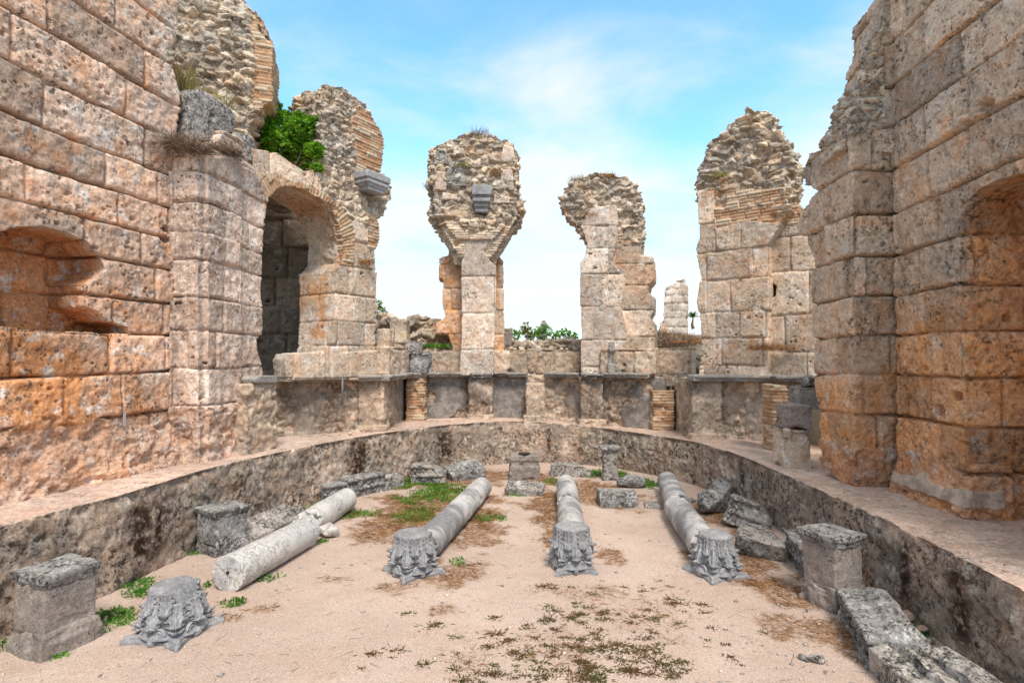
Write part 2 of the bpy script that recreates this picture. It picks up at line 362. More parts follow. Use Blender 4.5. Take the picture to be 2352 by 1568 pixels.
MAT['pale'] = stone('pale_block', (.43, .39, .35), (.33, .305, .28), (.44, .33, .25), kd=1., kl=.6, kw=.3, light=(.62, .6, .57), sc=1.8, dth=.485, lm=(.36, .54))
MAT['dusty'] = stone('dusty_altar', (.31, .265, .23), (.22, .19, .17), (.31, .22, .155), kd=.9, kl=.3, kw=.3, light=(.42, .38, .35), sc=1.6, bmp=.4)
def brick_mat():
    t = NT('thin_roman_brick'); blk, pl, wm, st = t.attr()
    sp = t.n('ShaderNodeSeparateXYZ'); t.l(t.co, sp.inputs[0])
    c = t.mix(t.rng(t.noise(2.5, 5), .4, .6), (.50, .33, .20), (.44, .24, .13))
    c = t.mix(t.rng(blk, .55, .95), c, (.56, .44, .32))
    c = t.gain(c, t.rng(t.noise(40, 4), .25, .75, .7, 1.25, False))
    c = t.mix(t.math('MULTIPLY', t.rng(t.noise(11, 9, .75, off=4), .55, .64), .6), c, (.10, .08, .065))
    b = t.bump(t.noise(40, 6, .65), .5, .02)
    return t.done(c, b, .92)
MAT['brick'] = brick_mat()
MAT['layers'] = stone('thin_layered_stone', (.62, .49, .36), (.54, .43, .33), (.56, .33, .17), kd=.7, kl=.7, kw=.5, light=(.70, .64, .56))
def column_mat(name, base, alt, vein, kv):
    t = NT(name)
    c = t.mix(t.rng(t.noise(1.6, 5, .6, dist=.6), .42, .58), base, alt)
    v = t.noise(7, 9, .72, dist=1.6, off=3)
    ve = t.math('SUBTRACT', 1, t.rng(t.math('ABSOLUTE', t.math('SUBTRACT', v, .5)), .0, .035))
    area = t.rng(t.noise(1.9, 3, off=6), .40, .54)
    c = t.mix(t.math('MULTIPLY', t.math('MULTIPLY', ve, area), kv), c, vein)
    sp = t.rng(t.noise(24, 10, .8, off=8), .56, .64)
    c = t.mix(t.math('MULTIPLY', sp, t.math('MULTIPLY', area, .8)), c, vein)
    c = t.mix(t.math('MULTIPLY', t.rng(t.noise(4, 7, .7, off=12, stretch=(1, .35, 1)), .56, .68), .5), c, (.36, .27, .20))
    b = t.bump(t.noise(22, 8, .7), .3, .02); b = t.bump(ve, .25, .01, b)
    return t.done(c, b, .75)
MAT['colA'] = column_mat('white_veined_marble', (.62, .585, .54), (.52, .50, .48), (.12, .12, .13), .85)
MAT['colB'] = column_mat('grey_streaked_marble', (.52, .50, .48), (.24, .235, .24), (.11, .11, .12), .8)
def ground_mat():
    t = NT('sandy_gravel_floor'); blk, litter, moss, peb = t.attr()
    c = t.mix(t.rng(t.noise(.5, 5), .4, .62), (.53, .405, .335), (.455, .34, .28))
    c = t.mix(t.math('MULTIPLY', t.rng(t.noise(2.2, 6, .65, off=4), .46, .64), .6), c, (.46, .335, .26))
    c = t.gain(c, t.rng(t.noise(80, 6, .8), .25, .75, .5, 1.5, False))
    g = t.voro(120, 'F1', 'Color'); sg = t.n('ShaderNodeSeparateColor'); t.l(g, sg.inputs[0])
    c = t.mix(t.rng(sg.outputs[0], .88, .97), c, (.60, .51, .44)); c = t.mix(t.rng(sg.outputs[1], .90, .95), c, (.33, .24, .185))
    lt = t.math('MULTIPLY', litter, t.rng(t.noise(16, 8, .75, off=2), .38, .6))
    c = t.mix(lt, c, t.mix(t.rng(t.noise(30, 3, off=1), .4, .6), (.17, .085, .04), (.30, .17, .08)))
    ms = t.math('MULTIPLY', moss, t.rng(t.noise(13, 7, .7, off=5), .44, .56))
    c = t.mix(ms, c, (.075, .115, .03))
    b = t.bump(t.noise(60, 6, .7), .5, .02); b = t.bump(t.voro(120), -.35, .012, b); b = t.bump(t.noise(6, 4), .3, .05, b)
    return t.done(c, b, .95)
MAT['ground'] = ground_mat()
def terrain_mat():
    t = NT('dry_terrain'); c = t.mix(t.rng(t.noise(.6, 8, .65), .4, .6), (.22, .175, .12), (.30, .25, .19))
    c = t.mix(t.rng(t.noise(.25, 6, off=4), .5, .62), c, (.10, .12, .045))
    return t.done(c, t.bump(t.noise(9, 8, .7), .8, .1), .95)
MAT['terrain'] = terrain_mat()
def leaf_mat(name, a, b, trans=.25):
    t = NT(name); oi = t.n('ShaderNodeObjectInfo'); c = t.mix(t.rng(t.noise(3.2, 4, .6), .38, .62), a, b)
    g = t.n('ShaderNodeNewGeometry'); c = t.gain(c, t.rng(g.outputs['Random Per Island'], 0, 1, .65, 1.4, False))
    t.bsdf.inputs['Subsurface Weight'].default_value = 0
    tr = t.n('ShaderNodeBsdfTranslucent'); t.l(c, tr.inputs[0]); mx = t.n('ShaderNodeMixShader'); mx.inputs[0].default_value = trans
    t.l(t.bsdf.outputs[0], mx.inputs[1]); t.l(tr.outputs[0], mx.inputs[2]); t.l(mx.outputs[0], t.out.inputs[0])
    return t.done(c, None, .6)
MAT['leaf'] = leaf_mat('bush_leaves', (.10, .25, .015), (.21, .42, .03), .35)
MAT['far_leaf'] = leaf_mat('far_shrub_leaves', (.10, .22, .03), (.17, .30, .04), .3)
MAT['far_olive'] = leaf_mat('far_shrub_yellow', (.20, .20, .02), (.15, .19, .03), .3)
MAT['grass'] = leaf_mat('green_groundcover', (.05, .17, .015), (.12, .27, .03), .3)
MAT['drygrass'] = leaf_mat('dry_grass', (.22, .095, .035), (.36, .20, .085), .2)
MAT['straw'] = leaf_mat('straw_grass', (.36, .26, .09), (.26, .25, .07), .2)
MAT['twig'] = leaf_mat('dry_twigs', (.15, .10, .065), (.21, .145, .10), .1)
MAT['weed'] = leaf_mat('low_weed', (.14, .072, .03), (.085, .085, .022), .2)
def plain(name, c, rough=.7):
    t = NT(name); return t.done(t.gain(t.mix(t.rng(t.noise(9, 5), .4, .6), c, tuple(k*.8 for k in c)), t.rng(t.noise(60, 3), .3, .7, .85, 1.15, False)), t.bump(t.noise(40, 4), .2, .01), rough)
MAT['bark'] = plain('bark', (.12, .085, .06)); MAT['metal'] = plain('weathered_metal', (.16, .16, .16), .45)
MAT['tagw'] = plain('pale_metal_strip', (.42, .42, .41), .6); MAT['palm'] = leaf_mat('palm_leaf', (.05, .13, .02), (.09, .17, .03))
# ------------------------------------------------------------------ ground, terrain
def scatter_field(co, spots):       # soft irregular patches: (x, y, rx, ry, strength)
    f = np.zeros(len(co), np.float32); nz = .6*fbm(co, 2.6, 3, 77)+.45*fbm(co, 8, 3, 79)
    for x, y, rx, ry, k in spots:
        d = np.sqrt(((co[:, 0]-x)/rx)**2+((co[:, 1]-y)/ry)**2)+nz
        f = np.maximum(f, k*(1-sst(.45, 1.1, d)))
    return f
def pxspots(L):
    out = []
    for x, y, w_, h_, k in L:
        c = gp(x, y); a = gp(x+w_, y); b = gp(x, y+h_)
        out.append((c.x, c.y, abs(a.x-c.x), abs(c.y-b.y), k))
    return out
LITTER = pxspots([(1000, 1170, 190, 60, 1), (900, 1200, 120, 50, .8), (1090, 1220, 70, 60, .8), (1260, 1170, 50, 80, 1), (1370, 1130, 120, 45, .9), (1400, 1280, 40, 25, .9), (1050, 1320, 70, 40, .9),
    (1700, 1290, 110, 70, 1), (1620, 1300, 30, 30, 1), (1960, 1480, 60, 60, .8), (1790, 1440, 60, 40, .6), (980, 1290, 60, 40, 1), (1800, 1370, 90, 40, .9), (1890, 1440, 90, 40, .8), (1640, 1180, 60, 60, .9), (900, 1350, 70, 20, .6), (770, 1330, 60, 14, .4), (600, 1400, 60, 15, .5), (1020, 1400, 40, 16, .6),
    (1010, 1100, 220, 30, .9), (1220, 1110, 80, 26, .8), (1350, 1360, 120, 18, .25), (1500, 1400, 160, 90, .18), (1230, 1490, 240, 60, .2), (600, 1180, 70, 20, .7), (520, 1420, 40, 20, .7), (1700, 1330, 50, 20, .9)])
MOSS = pxspots([(1010, 1130, 90, 30, .9), (960, 1180, 60, 24, .7), (900, 1110, 80, 18, .8), (1130, 1190, 50, 10, .7), (430, 1262, 60, 16, 1), (300, 1335, 60, 18, 1), (330, 1362, 50, 20, 1), (255, 1415, 60, 32, 1), (470, 1350, 16, 40, .9), (535, 1385, 34, 12, 1), (130, 1500, 30, 14, 1), (740, 1245, 24, 10, 1), (1940, 1312, 12, 24, 1), (2110, 1452, 26, 18, 1), (2120, 1500, 20, 20, 1), (1290, 1110, 40, 14, .7), (960, 1105, 60, 14, .9), (1190, 1135, 30, 8, 1), (1470, 1110, 50, 16, .8),
    (700, 1160, 70, 20, .6), (610, 1330, 60, 12, .6), (1400, 1090, 80, 14, .7), (10, 1480, 30, 30, .9), (830, 1180, 60, 14, .6), (1050, 1290, 30, 20, .6)])
def grid_sheet(name, x0, x1, y0, y1, step, zf, mat, attrs=None):
    xs = np.arange(x0, x1+1e-6, step); ys = np.arange(y0, y1+1e-6, step); X, Y = np.meshgrid(xs, ys)
    co = np.stack([X.ravel(), Y.ravel(), np.zeros(X.size)], 1); co[:, 2] = zf(co); nx = len(xs)
    i = (np.arange(len(ys)-1)[:, None]*nx+np.arange(nx-1)[None]).ravel()
    me = raw_mesh(name, co, np.stack([i, i+1, i+nx+1, i+nx], 1))
    if attrs: setM(me, attrs(co))
    me.materials.append(mat); return link(bpy.data.objects.new(name, me))
def gz(co): return .018*fbm(co, .8, 3, 91)+.012*fbm(co, 3.1, 3, 92)+.05*sst(4.6, 2.6, np.abs(co[:, 0]+.3))*0
def gat(co):
    M = np.zeros((len(co), 4), np.float32); M[:, 1] = scatter_field(co, LITTER); M[:, 2] = scatter_field(co, MOSS); return M
g_ = grid_sheet('ground', -5.6, 5.6, -4, 15.2, .04, gz, MAT['ground'], gat); tag(g_, 'sandy pink gravel floor of the ruined pool', None, None, 'structure')
def tz(co):
    x, y = co[:, 0], co[:, 1]; z = 1.95+.25*fbm(co, .12, 3, 95)
    z = z+1.75*np.exp(-(((x-9)/5.5)**2+((y-25)/6)**2))+1.2*np.exp(-(((x-14)/9)**2+((y-42)/10)**2))
    z = z+.12*fbm(co, .9, 3, 96); return np.where(y > 60, z-.2, z)
def terrain():
    V = []; F = []; ri = np.array([0, 0, .03, .06, .1, .15, .22, .3, .42, .6, .9, 1.4, 2.2, 3.5, 6, 10, 18, 35, 70, 150, 400])*12
    n = 360; ang = np.linspace(0, 2*np.pi, n, endpoint=False)
    # inner border hugs the outside of the ruin
    bx, by, cx, cy = 6.0, 12.5, 0, 3.6
    t = np.minimum(bx/np.maximum(np.abs(np.cos(ang)), 1e-6), by/np.maximum(np.abs(np.sin(ang)), 1e-6))
    for r in ri: V.append(np.stack([cx+np.cos(ang)*(t+r), cy+np.sin(ang)*(t+r), 0*ang], 1))
    V = np.concatenate(V); V[:, 2] = tz(V); V[:n, 2] = -.4
    for k in range(len(ri)-1):
        for j in range(n): F.append((k*n+j, (k+1)*n+j, (k+1)*n+(j+1) % n, k*n+(j+1) % n))
    me = raw_mesh('terrain', V, F); me.materials.append(MAT['terrain']); return link(bpy.data.objects.new('terrain', me))
tag(terrain(), 'dry earth around the ruin', None, None, 'structure')
# ------------------------------------------------------------------ pool ledge
EDGE = [(-5.3, -3.5), (-5.0, 3.0), (-4.72, 5.25), (-4.42, 6.5), (-4.28, 7.9), (-4.05, 8.8), (-3.62, 10.0), (-3.12, 11.07), (-2.4, 12.25), (-1.44, 13.35), (-.5, 13.95), (.4, 14.25), (1.4, 14.1), (2.36, 13.6), (3.2, 12.7), (3.75, 11.8), (4.0, 10.6), (4.05, 9.2), (4.03, 8.0), (4.0, 6.8), (3.95, 5.8), (3.85, 4.8), (3.72, 3.9), (3.6, 2.3), (3.6, -3.5)]
def lzf(x): return -.17*sst(-.5, 3.5, np.asarray(x))      # the ledge top is lower on the right
LZ = 1.05
bm = bmesh.new()
plan(bm, EDGE+[(6.3, -3.5), (6.3, 9), (6.2, 12.5), (5.0, 14.5), (3.5, 15.6), (.5, 15.9), (-2, 15.6), (-4.6, 13.5), (-6.2, 10), (-6.4, -3.5)], -.12, LZ)
EA = np.array(EDGE)
def edge_s(co):        # distance run along the pool edge
    seg = np.linalg.norm(np.diff(EA, axis=0), axis=1); cum = np.concatenate([[0], np.cumsum(seg)]); best = np.full(len(co), 1e9); S_ = np.zeros(len(co))
    for i in range(len(EA)-1):
        a, b = EA[i], EA[i+1]; t = np.clip(((co[:, :2]-a) @ (b-a))/seg[i]**2, 0, 1); dd = np.linalg.norm(co[:, :2]-(a+t[:, None]*(b-a)), axis=1)
        m = dd < best; best = np.where(m, dd, best); S_ = np.where(m, cum[i]+t*seg[i], S_)
    return S_
STR = [edge_s(np.array([[p.x, p.y]]))[0] for p in [gp(283, 1230, .5), gp(340, 1215, .5), gp(860, 1050, .7), gp(1000, 1020, .6), gp(1030, 1020, .6), gp(2010, 1300, .5), gp(2110, 1400, .4), gp(1660, 1110, .4), gp(1255, 1010, .7)]]
def ledge_stain(s, z, d, co, no):
    e = edge_s(co); f = np.zeros(len(co))
    for k, (c, w_) in enumerate(zip(STR, (.16, .10, .22, .16, .16, .10, .14, .1, .05))):
        f = np.maximum(f, np.exp(-((e-c+.06*vn(co, 3, 5))/w_)**4)*sst(1.02, .8, z+.1*vn(co, 4, 6))*sst(.05, .35, z+.15*vn(co, 5, 8)))
    return f*(np.abs(no[:, 2]) < .6)
lr = empty('pool_ledge', (0, 9, 0), 'low weathered concrete ledge running around the pool floor with a worn pinkish top', 'ledge')
masonry('ledge_body', bm, Plane((-4, 9), (-4, 10), (-1, 0)), .03, lambda s, z, d, co, no: np.where((no[:, 2] > .6) & (z > .9), 3, 4), 11, {3: MAT['ledgetop'], 4: MAT['ledge']}, lr, stain=ledge_stain, rough=.024, zmod=lambda c: lzf(c[:, 0])*sst(.1, .9, c[:, 2]), edge=1.05)
# ------------------------------------------------------------------ left wall with niche
def wedge(bm, pl, s0, s1, z0, z1, d0):
    a = [pl.pt(s0, z0, d0), pl.pt(s0, z1, .05), pl.pt(s0, z1, .4), pl.pt(s0, z0, .4)]; b = [pl.pt(s1, z0, d0), pl.pt(s1, z1, .05), pl.pt(s1, z1, .4), pl.pt(s1, z0, .4)]
    _close(bm, [bm.verts.new(p) for p in a], [bm.verts.new(p) for p in b])
LWP = Plane((-5.5, 6.1), (-5.0, 8.47)); bm = bmesh.new()
arch = [(300, 768), (296, 752), (250, 738), (226, 716), (200, 704), (198, 655), (222, 640), (240, 618), (231, 588), (201, 556), (155, 535), (105, 521), (42, 522), (0, 535), (-80, 590)]
nich = [LWP.px(*p) for p in arch]; zb = nich[0][1]; xl = LWP.px(-130, 600)[0]
outl = [LWP.px(*p) for p in [(400, 340), (412, 250), (410, 215), (402, 180), (381, 115), (405, 104), (409, -60)]]
# the wall front runs round the recess: below it a plain band, above it one outline with the arch cut out
ext(bm, LWP, [(-3.2, .8, 0), (LWP.px(397, 1100)[0], .8, 0), (LWP.px(397, 768)[0], zb, 0), (-3.2, zb, 0)], 0, .64)
up = [(-3.2, zb-.03), (xl, zb-.03), (xl, 3.6)]+nich[::-1]+[(LWP.px(397, 768)[0], zb-.03)]+outl+[(-3.2, 8.6)]
ext(bm, LWP, [(p, q, 0) for p, q in up], 0, .64)
ext(bm, LWP, [(-3.2, .8, 0), (397, 1100), (400, 340), (409, -60), (-3.2, 8.6, 0)], .60, 1.0)
wedge(bm, LWP, -3.2, 2.45, .8, 1.75, -.22)
LWC = [-1, .6, 1.84, 2.40, 2.93, 3.4, 3.9, 4.36, 4.81, 5.28, 5.84, 6.4, 6.95, 7.5, 8.1, 9.5]
lw = empty('ruined_wall', (-5.3, 7, 1), 'tall pink pitted travertine wall with an arched blind niche, on the left', 'wall')
masonry('wall_body', bm, LWP, .0165, lambda s, z, d, co, no: np.where(z < 1.78+.12*np.sin(s*2.3)+.05*vn(co, 3, 2), 3, 0), 21, {0: MAT['travL'], 3: MAT['rock']}, lw, courses=LWC, bl=(.75, 1.45), joint=.12, jw=.013, rough=.036, off=.02, pit=1.3, warp=.03,
        warm=lambda s, z, d, co, no: .8*sst(.05, .2, d)*(z < 4.6)+(z < zb+.02)*(z > 1.78)*np.where(s < LWP.px(188, 800)[0], .75, .4)*sst(-.7, .3, vn(co, 2.1, 8))+.35*sst(4.9, 3.0, z)*sst(-.9, .6, vn(co, 1.2, 3)))
t_ = put('label_strip', bm_mesh((lambda b: (box(b, LWP.pt(LWP.px(281, 960)[0], LWP.px(281, 960)[1], -.035), (.012, .03, .19), rz=math.atan2(LWP.T.y, LWP.T.x)-R(90)), b)[1])(bmesh.new())), MAT['tagw'])
tag(t_, 'thin pale vertical strip fixed to the left wall below the niche', 'strip')
# ------------------------------------------------------------------ left corner pier
LCP = Plane((-4.56, 8.72), (-4.40, 9.75)); LCH = Plane((-5.02, 8.34), (-4.56, 8.72)); bm = bmesh.new()
ext(bm, LCP, [(457, 1085), (455, 322), (500, 330), (556, 345), (590, 390), (612, 440), (606, 520), (601, 640), (601, 772), (588, 778), (590, 800), (606, 850), (603, 874), (574, 885), (568, 1078)], 0, .9)
ext(bm, LCP, [(470, 1085), (470, 360), (545, 362), (548, 620), (540, 1080)], -.07, .4)
ext(bm, LCH, [(388, 1095), (392, 335), (425, 318), (460, 324), (458, 1088)], 0, .8)
LBP = Plane((-5.2, 9.2), (-4.75, 10.6))
ext(bm, LBP, [(400, 335), (412, 250), (440, 212), (480, 232), (518, 262), (532, 296), (515, 345)], .05, .7)
ext(bm, LCP, [(505, 345), (530, 300), (566, 318), (582, 345), (590, 395)], .12, .8)
lc = empty('corner_pier', (-4.9, 9.1, 1), 'tall pale travertine pier with broken top joining the left wall to the arch', 'pier')
masonry('pier_body', bm, LCP, .018, lambda s, z, d, co, no: np.where(z < 1.85+.2*vn(co, 1.5, 3), 3, 0), 31, {0: MAT['travP'], 3: MAT['rock']}, lc, courses=[-1, 1.9, 2.45, 3.0, 3.5, 4.05, 4.45, 4.9, 5.35, 5.8, 6.2, 6.8, 8], bl=(1.3, 2.4), joint=.05, rough=.034, pit=.8, warp=.03, off=.02,
        warm=lambda s, z, d, co, no: .3*sst(4, 2, z)*sst(0, .6, vn(co, 1.1, 3)), stain=lambda s, z, d, co, no: .45*(co[:, 1] < 8.84)*sst(.0, .5, vn(co, (1.5, 1.5, .4), 7)+.35)*(z < 5.0)*(z > 1.4))
# block on the ledge with slate
PBP = Plane((-4.2, 9.3), (-4.0, 10.0)); bm = bmesh.new()
ext(bm, PBP, [(566, 1062), (566, 884), (600, 876), (634, 880), (637, 960), (636, 1034)], 0, .3)
bb = empty('ledge_block', (-4.2, 9.5, LZ), 'upright block on the left ledge, stained dark down its front', 'block')
masonry('block_body', bm, PBP, .024, lambda s, z, d, co, no: 3+0*z, 41, {3: MAT['podium']}, bb, rough=.03)
bm = bmesh.new(); ext(bm, PBP, [(578, 880), (576, 870), (590, 862), (630, 862), (634, 872), (628, 880)], -.06, .32)
o = put('slate_slab', roughen(bm, .02, .01, 5, 5), MAT['slate']); tag(o, 'thin grey slate slab lying on top of the upright ledge block', 'slab')
# ------------------------------------------------------------------ left arch with pier and brick stack
LAP = Plane((-4.45, 9.9), (-2.9, 12.5)); bm = bmesh.new()
jamb = [(762, 860), (762, 808), (769, 717), (767, 621), (786, 602), (788, 559), (779, 515), (762, 477), (734, 456), (700, 436), (666, 428), (636, 434), (616, 458), (606, 506), (604, 560)]
ext(bm, LAP, [(592, 560), (582, 420), (578, 340), (640, 350), (700, 392), (735, 385), (800, 392), (885, 398), (893, 418), (904, 428), (899, 456), (890, 470), (884, 492), (866, 502), (872, 525), (871, 560), (862, 575), (866, 620), (862, 690), (866, 705), (862, 760), (862, 872), (762, 872)]+jamb[1:], 0, 1.05)
LAQ = Plane((-4.0, 11.0), (-2.9, 12.45))
ext(bm, LAQ, [(664, 872), (662, 825), (670, 812), (758, 808), (760, 872)], .1, .55)
ext(bm, LAQ, [(764, 872), (764, 812), (860, 805), (862, 872)], -.1, .6)
la = empty('arch_pier', (-3.5, 11.8, 2.2), 'ruined brick arch and pier on the left with a broken brick stack on top', 'arch')
cA = [LAP.px(690, 580)[0], LAP.px(690, 580)[1]]; rA = abs(LAP.px(690, 436)[1]-cA[1])
def kA(s, z, d, co, no):
    rr = np.hypot((s-cA[0])*.95, z-cA[1]); k = np.zeros(len(s))
    k = np.where((z > cA[1]-.1) & (rr < rA*(1.17+.1*vn(co, 1.7, 6))), np.where(d < .16, 2, 3), k)
    k = np.where((z > LAP.px(800, 505)[1]) & (k == 0), np.where(s < cA[0]+rA*.4, 0, 1), k)
    k = np.where((z > LAP.px(800, 560)[1]) & (s > cA[0]+rA*1.45) & (z < LAP.px(800, 480)[1]), 2, k); return k
masonry('arch_body', bm, LAP, .019, kA, 51, {0: MAT['travC'], 1: MAT['rubble'], 2: MAT['brick'], 3: MAT['podium']}, la, courses=[-1, 2.2, 2.85, 3.35, 3.9, 4.5, 5.05, 5.6, 9], bl=(.6, 1.1), joint=.03, rough=.018,
        warm=lambda s, z, d, co, no: .75*sst(.12, .3, d)*(z > 3.0)*sst(.3, -.2, vn(co, 1.5, 3)), rub=.045, radial=(cA[0], cA[1], rA*1.3))
bm = bmesh.new(); v0, v1 = LAP.pt(-.5, 0, .9), LAP.pt(2.4, 0, .9)      # roof slab added to darken the passage behind the arch
q0, q1 = LAP.pt(-.5, 0, 2.5), LAP.pt(2.4, 0, 2.5); plan(bm, [(v0.x, v0.y), (v1.x, v1.y), (q1.x, q1.y), (q0.x, q0.y)], 5.95, 6.3)
masonry('added_shade_roof', bm, LAP, .045, 1, 57, {1: MAT['shade']}, la, rub=.04, rough=.02)
bm = bmesh.new(); STP = Plane((-3.9, 10.95), (-2.85, 12.7))
ext(bm, STP, [(735, 400), (742, 350), (736, 285), (740, 215), (752, 195), (786, 199), (806, 213), (829, 232), (848, 246), (857, 271), (874, 299), (883, 318), (881, 371), (873, 400)], 0, .95)
sA = STP.px(815, 300)[0]
masonry('brick_stack', bm, STP, .02, lambda s, z, d, co, no: np.where((s > sA+.1*vn(co, 2, 3)) & (z < STP.px(830, 250)[1]), 2, 1), 61, {1: MAT['rubble'], 2: MAT['brick']}, la, rub=.045, rubs=(5, 5, 12), tooth=.03)
def corbel(parent, pl, x0, x1, y0, y1, dep, mat, lab, seed):
    bm = bmesh.new(); (a0, z1), (a1, z0) = pl.px(x0, y0), pl.px(x1, y1); h = z1-z0
    for f0, f1, k in ((.62, 1, 1), (.5, .62, .86), (.36, .5, .93), (.2, .36, .8), (.0, .2, .68)):
        w_ = (a1-a0)*k/2; c = (a0+a1)/2; dd = dep*k
        ext(bm, pl, [(c-w_, z0+f0*h-.002, 0), (c+w_, z0+f0*h-.002, 0), (c+w_, z0+f1*h, 0), (c-w_, z0+f1*h, 0)], -dd, .3)
    o = put('corbel', roughen(bm, .014, .006, 8, seed), mat, parent, world=True); o['label'] = lab
CBP = Plane((-3.22, 11.75), (-2.75, 12.55))
corbel(la, CBP, 824, 878, 392, 452, .25, MAT['capital'], 'carved grey marble bracket with mouldings', 3)

for lab_, pts_, sd_, m_ in (('grey lichen-spotted boulder on the left corner pier, below the tall brick core', [(415, 322), (418, 218), (446, 208), (482, 226), (520, 258), (530, 296), (505, 318), (460, 324)], 3, 'pale'),
        ('grey flat boulder on the left corner pier beside the leafy bush', [(508, 350), (526, 304), (556, 310), (578, 332), (592, 380), (560, 372)], 5, 'pale')):
    bm = bmesh.new(); pl_ = Plane((-4.93, 8.95), (-4.5, 10.2)); ext(bm, pl_, pts_, -.12, .6)
    c_ = pl_.pt(*pl_.px(*pts_[0]), .2); me_ = roughen(bm, .022, .05, 2.4, sd_, .016, .06); me_.transform(Matrix.Translation(-c_)); o = put('boulder', me_, MAT[m_], None, c_); tag(o, lab_, 'boulder')
# ------------------------------------------------------------------ tall brick-faced core behind the left wall
RUP = Plane((-5.4, 10.1), (-3.6, 10.75), (-.3, .95)); bm = bmesh.new()
ext(bm, RUP, [(330, -80), (540, -60), (548, -8), (575, 18), (603, 36), (621, 78), (629, 104), (626, 160), (627, 232), (600, 246), (588, 264), (575, 292), (585, 350), (575, 400), (430, 380), (330, 300)], 0, 1.3)
sR = RUP.px(588, 150)[0]
ru = empty('brick_core', (-4.7, 10.6, 5.5), 'tall rubble core with weathered brick facing at the top left, behind the grey boulders', 'ruin')
masonry('core_body', bm, RUP, .02, lambda s, z, d, co, no: np.where((s > sR+.15*vn(co, 1.5, 3)) & (z > RUP.px(600, 245)[1]), 2, 1), 71, {1: MAT['rubble'], 2: MAT['brick']}, ru, rub=.06, rubs=(4.5, 4.5, 9), tooth=.04)
# ------------------------------------------------------------------ dark passage wall seen through the arch
PWP = Plane((-6.9, 13.0), (-4.4, 13.9)); bm = bmesh.new()
ext(bm, PWP, [(560, 900), (560, 430), (618, 444), (640, 436), (660, 445), (688, 470), (700, 520), (715, 560), (735, 900)], 0, .7)
ext(bm, PWP, [(540, 900), (540, 690), (730, 690), (730, 900)], .1, .8)
pw = empty('passage_wall', (-5.6, 13.4, 2), 'dark grey block wall standing in shade behind the left arch opening', 'wall')
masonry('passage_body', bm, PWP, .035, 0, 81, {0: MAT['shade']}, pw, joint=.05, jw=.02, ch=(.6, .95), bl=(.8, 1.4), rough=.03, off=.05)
# ------------------------------------------------------------------ centre pier
def pier_thing(name, loc, lab): return empty(name, loc, lab, 'pier')
CPP = Plane((-1, 15.0), (0, 15.0), (-.06, 1)); CPF = Plane((-1, 14.5), (0, 14.5), (-.06, 1)); CPH = Plane((-1, 14.62), (0, 14.62), (-.06, 1))
cp = pier_thing('ruined_pier', (-1, 15.2, 2.2), 'tall free-standing ruined pier with a bulging rubble head, just left of centre')
bm = bmesh.new()
ext(bm, CPP, [(1046, 862), (1040, 800), (1030, 768), (1000, 768), (1002, 744), (1024, 728), (1018, 700), (1016, 640), (1006, 638), (1007, 592), (1030, 588), (1030, 540), (1142, 545), (1138, 580), (1157, 598), (1158, 640), (1155, 700), (1158, 760), (1154, 862)], 0, .95)
masonry('pier_body', bm, CPP, .021, 0, 91, {0: MAT['travC'], 1: MAT['rubble']}, cp, ch=(.45, .65), bl=(.5, .9), warm=lambda s, z, d, co, no: .75*sst(-.9, .2, vn(co, 1.2, 3)), joint=.03, rough=.022)
bm = bmesh.new()
ext(bm, CPF, [(1056, 862), (1062, 700), (1060, 600), (1072, 580), (1066, 556), (1052, 536), (1062, 524), (1122, 520), (1134, 534), (1122, 555), (1112, 580), (1126, 600), (1138, 610), (1138, 700), (1136, 800), (1132, 862)], 0, .75)
masonry('front_shaft', bm, CPF, .02, 0, 93, {0: MAT['travW']}, cp, ch=(.7, 1.1), bl=(.9, 1.4), joint=.018, rough=.016, pit=.7, plaster=lambda s, z, d, co, no: 0*z)
bm = bmesh.new()
ext(bm, CPH, [(1044, 606), (1034, 574), (1022, 550), (1004, 526), (998, 504), (984, 490), (984, 470), (992, 458), (986, 430), (985, 350), (996, 332), (1030, 320), (1060, 306), (1080, 300), (1110, 302), (1150, 316), (1178, 324), (1192, 350), (1193, 440), (1196, 456), (1204, 470), (1198, 494), (1184, 520), (1168, 548), (1153, 570), (1138, 606)], .1, 1.15)
ext(bm, CPH, [(1054, 596), (1040, 566), (1022, 538), (1000, 500), (994, 440), (996, 345), (1040, 325), (1140, 325), (1180, 345), (1186, 440), (1190, 492), (1164, 540), (1146, 566), (1130, 596)], -.1, .5)
ext(bm, CPH, [(1050, 552), (1030, 528), (1012, 498), (1174, 498), (1156, 526), (1134, 552)], -.2, .3)
zc = CPH.px(1100, 520)[1]
masonry('rubble_head', bm, CPH, .021, lambda s, z, d, co, no: np.where(z < zc-.12+.25*vn(co, 2, 7), 2, 1), 95, {1: MAT['rubble'], 2: MAT['layers']}, cp, rub=.06, rubs=(4.6, 4.6, 7.5), tooth=.04)
# pale squared stones still set in the head
for k_, (x0, y0, x1, y1) in enumerate(((1024, 372, 1072, 432), (1146, 388, 1180, 440), (998, 395, 1026, 440), (1000, 345, 1030, 382), (1040, 340, 1068, 362), (1150, 335, 1182, 375), (1070, 505, 1120, 535), (1014, 445, 1052, 462), (1132, 450, 1180, 470))):
    bm = bmesh.new()
    ext(bm, CPH, [(x0, y1), (x1, y1), (x1-3, y0+6), (x0+4, y0)], -.14, .3)
    put('set_stone', roughen(bm, .024, .03, 4, 3+k_, .012, .03), MAT['travW' if k_ % 3 else 'pale'], cp, world=True)
corbel(cp, CPH, 1085, 1127, 438, 494, .5, MAT['capital'], 'carved grey marble bracket stuck in the rubble head', 5)
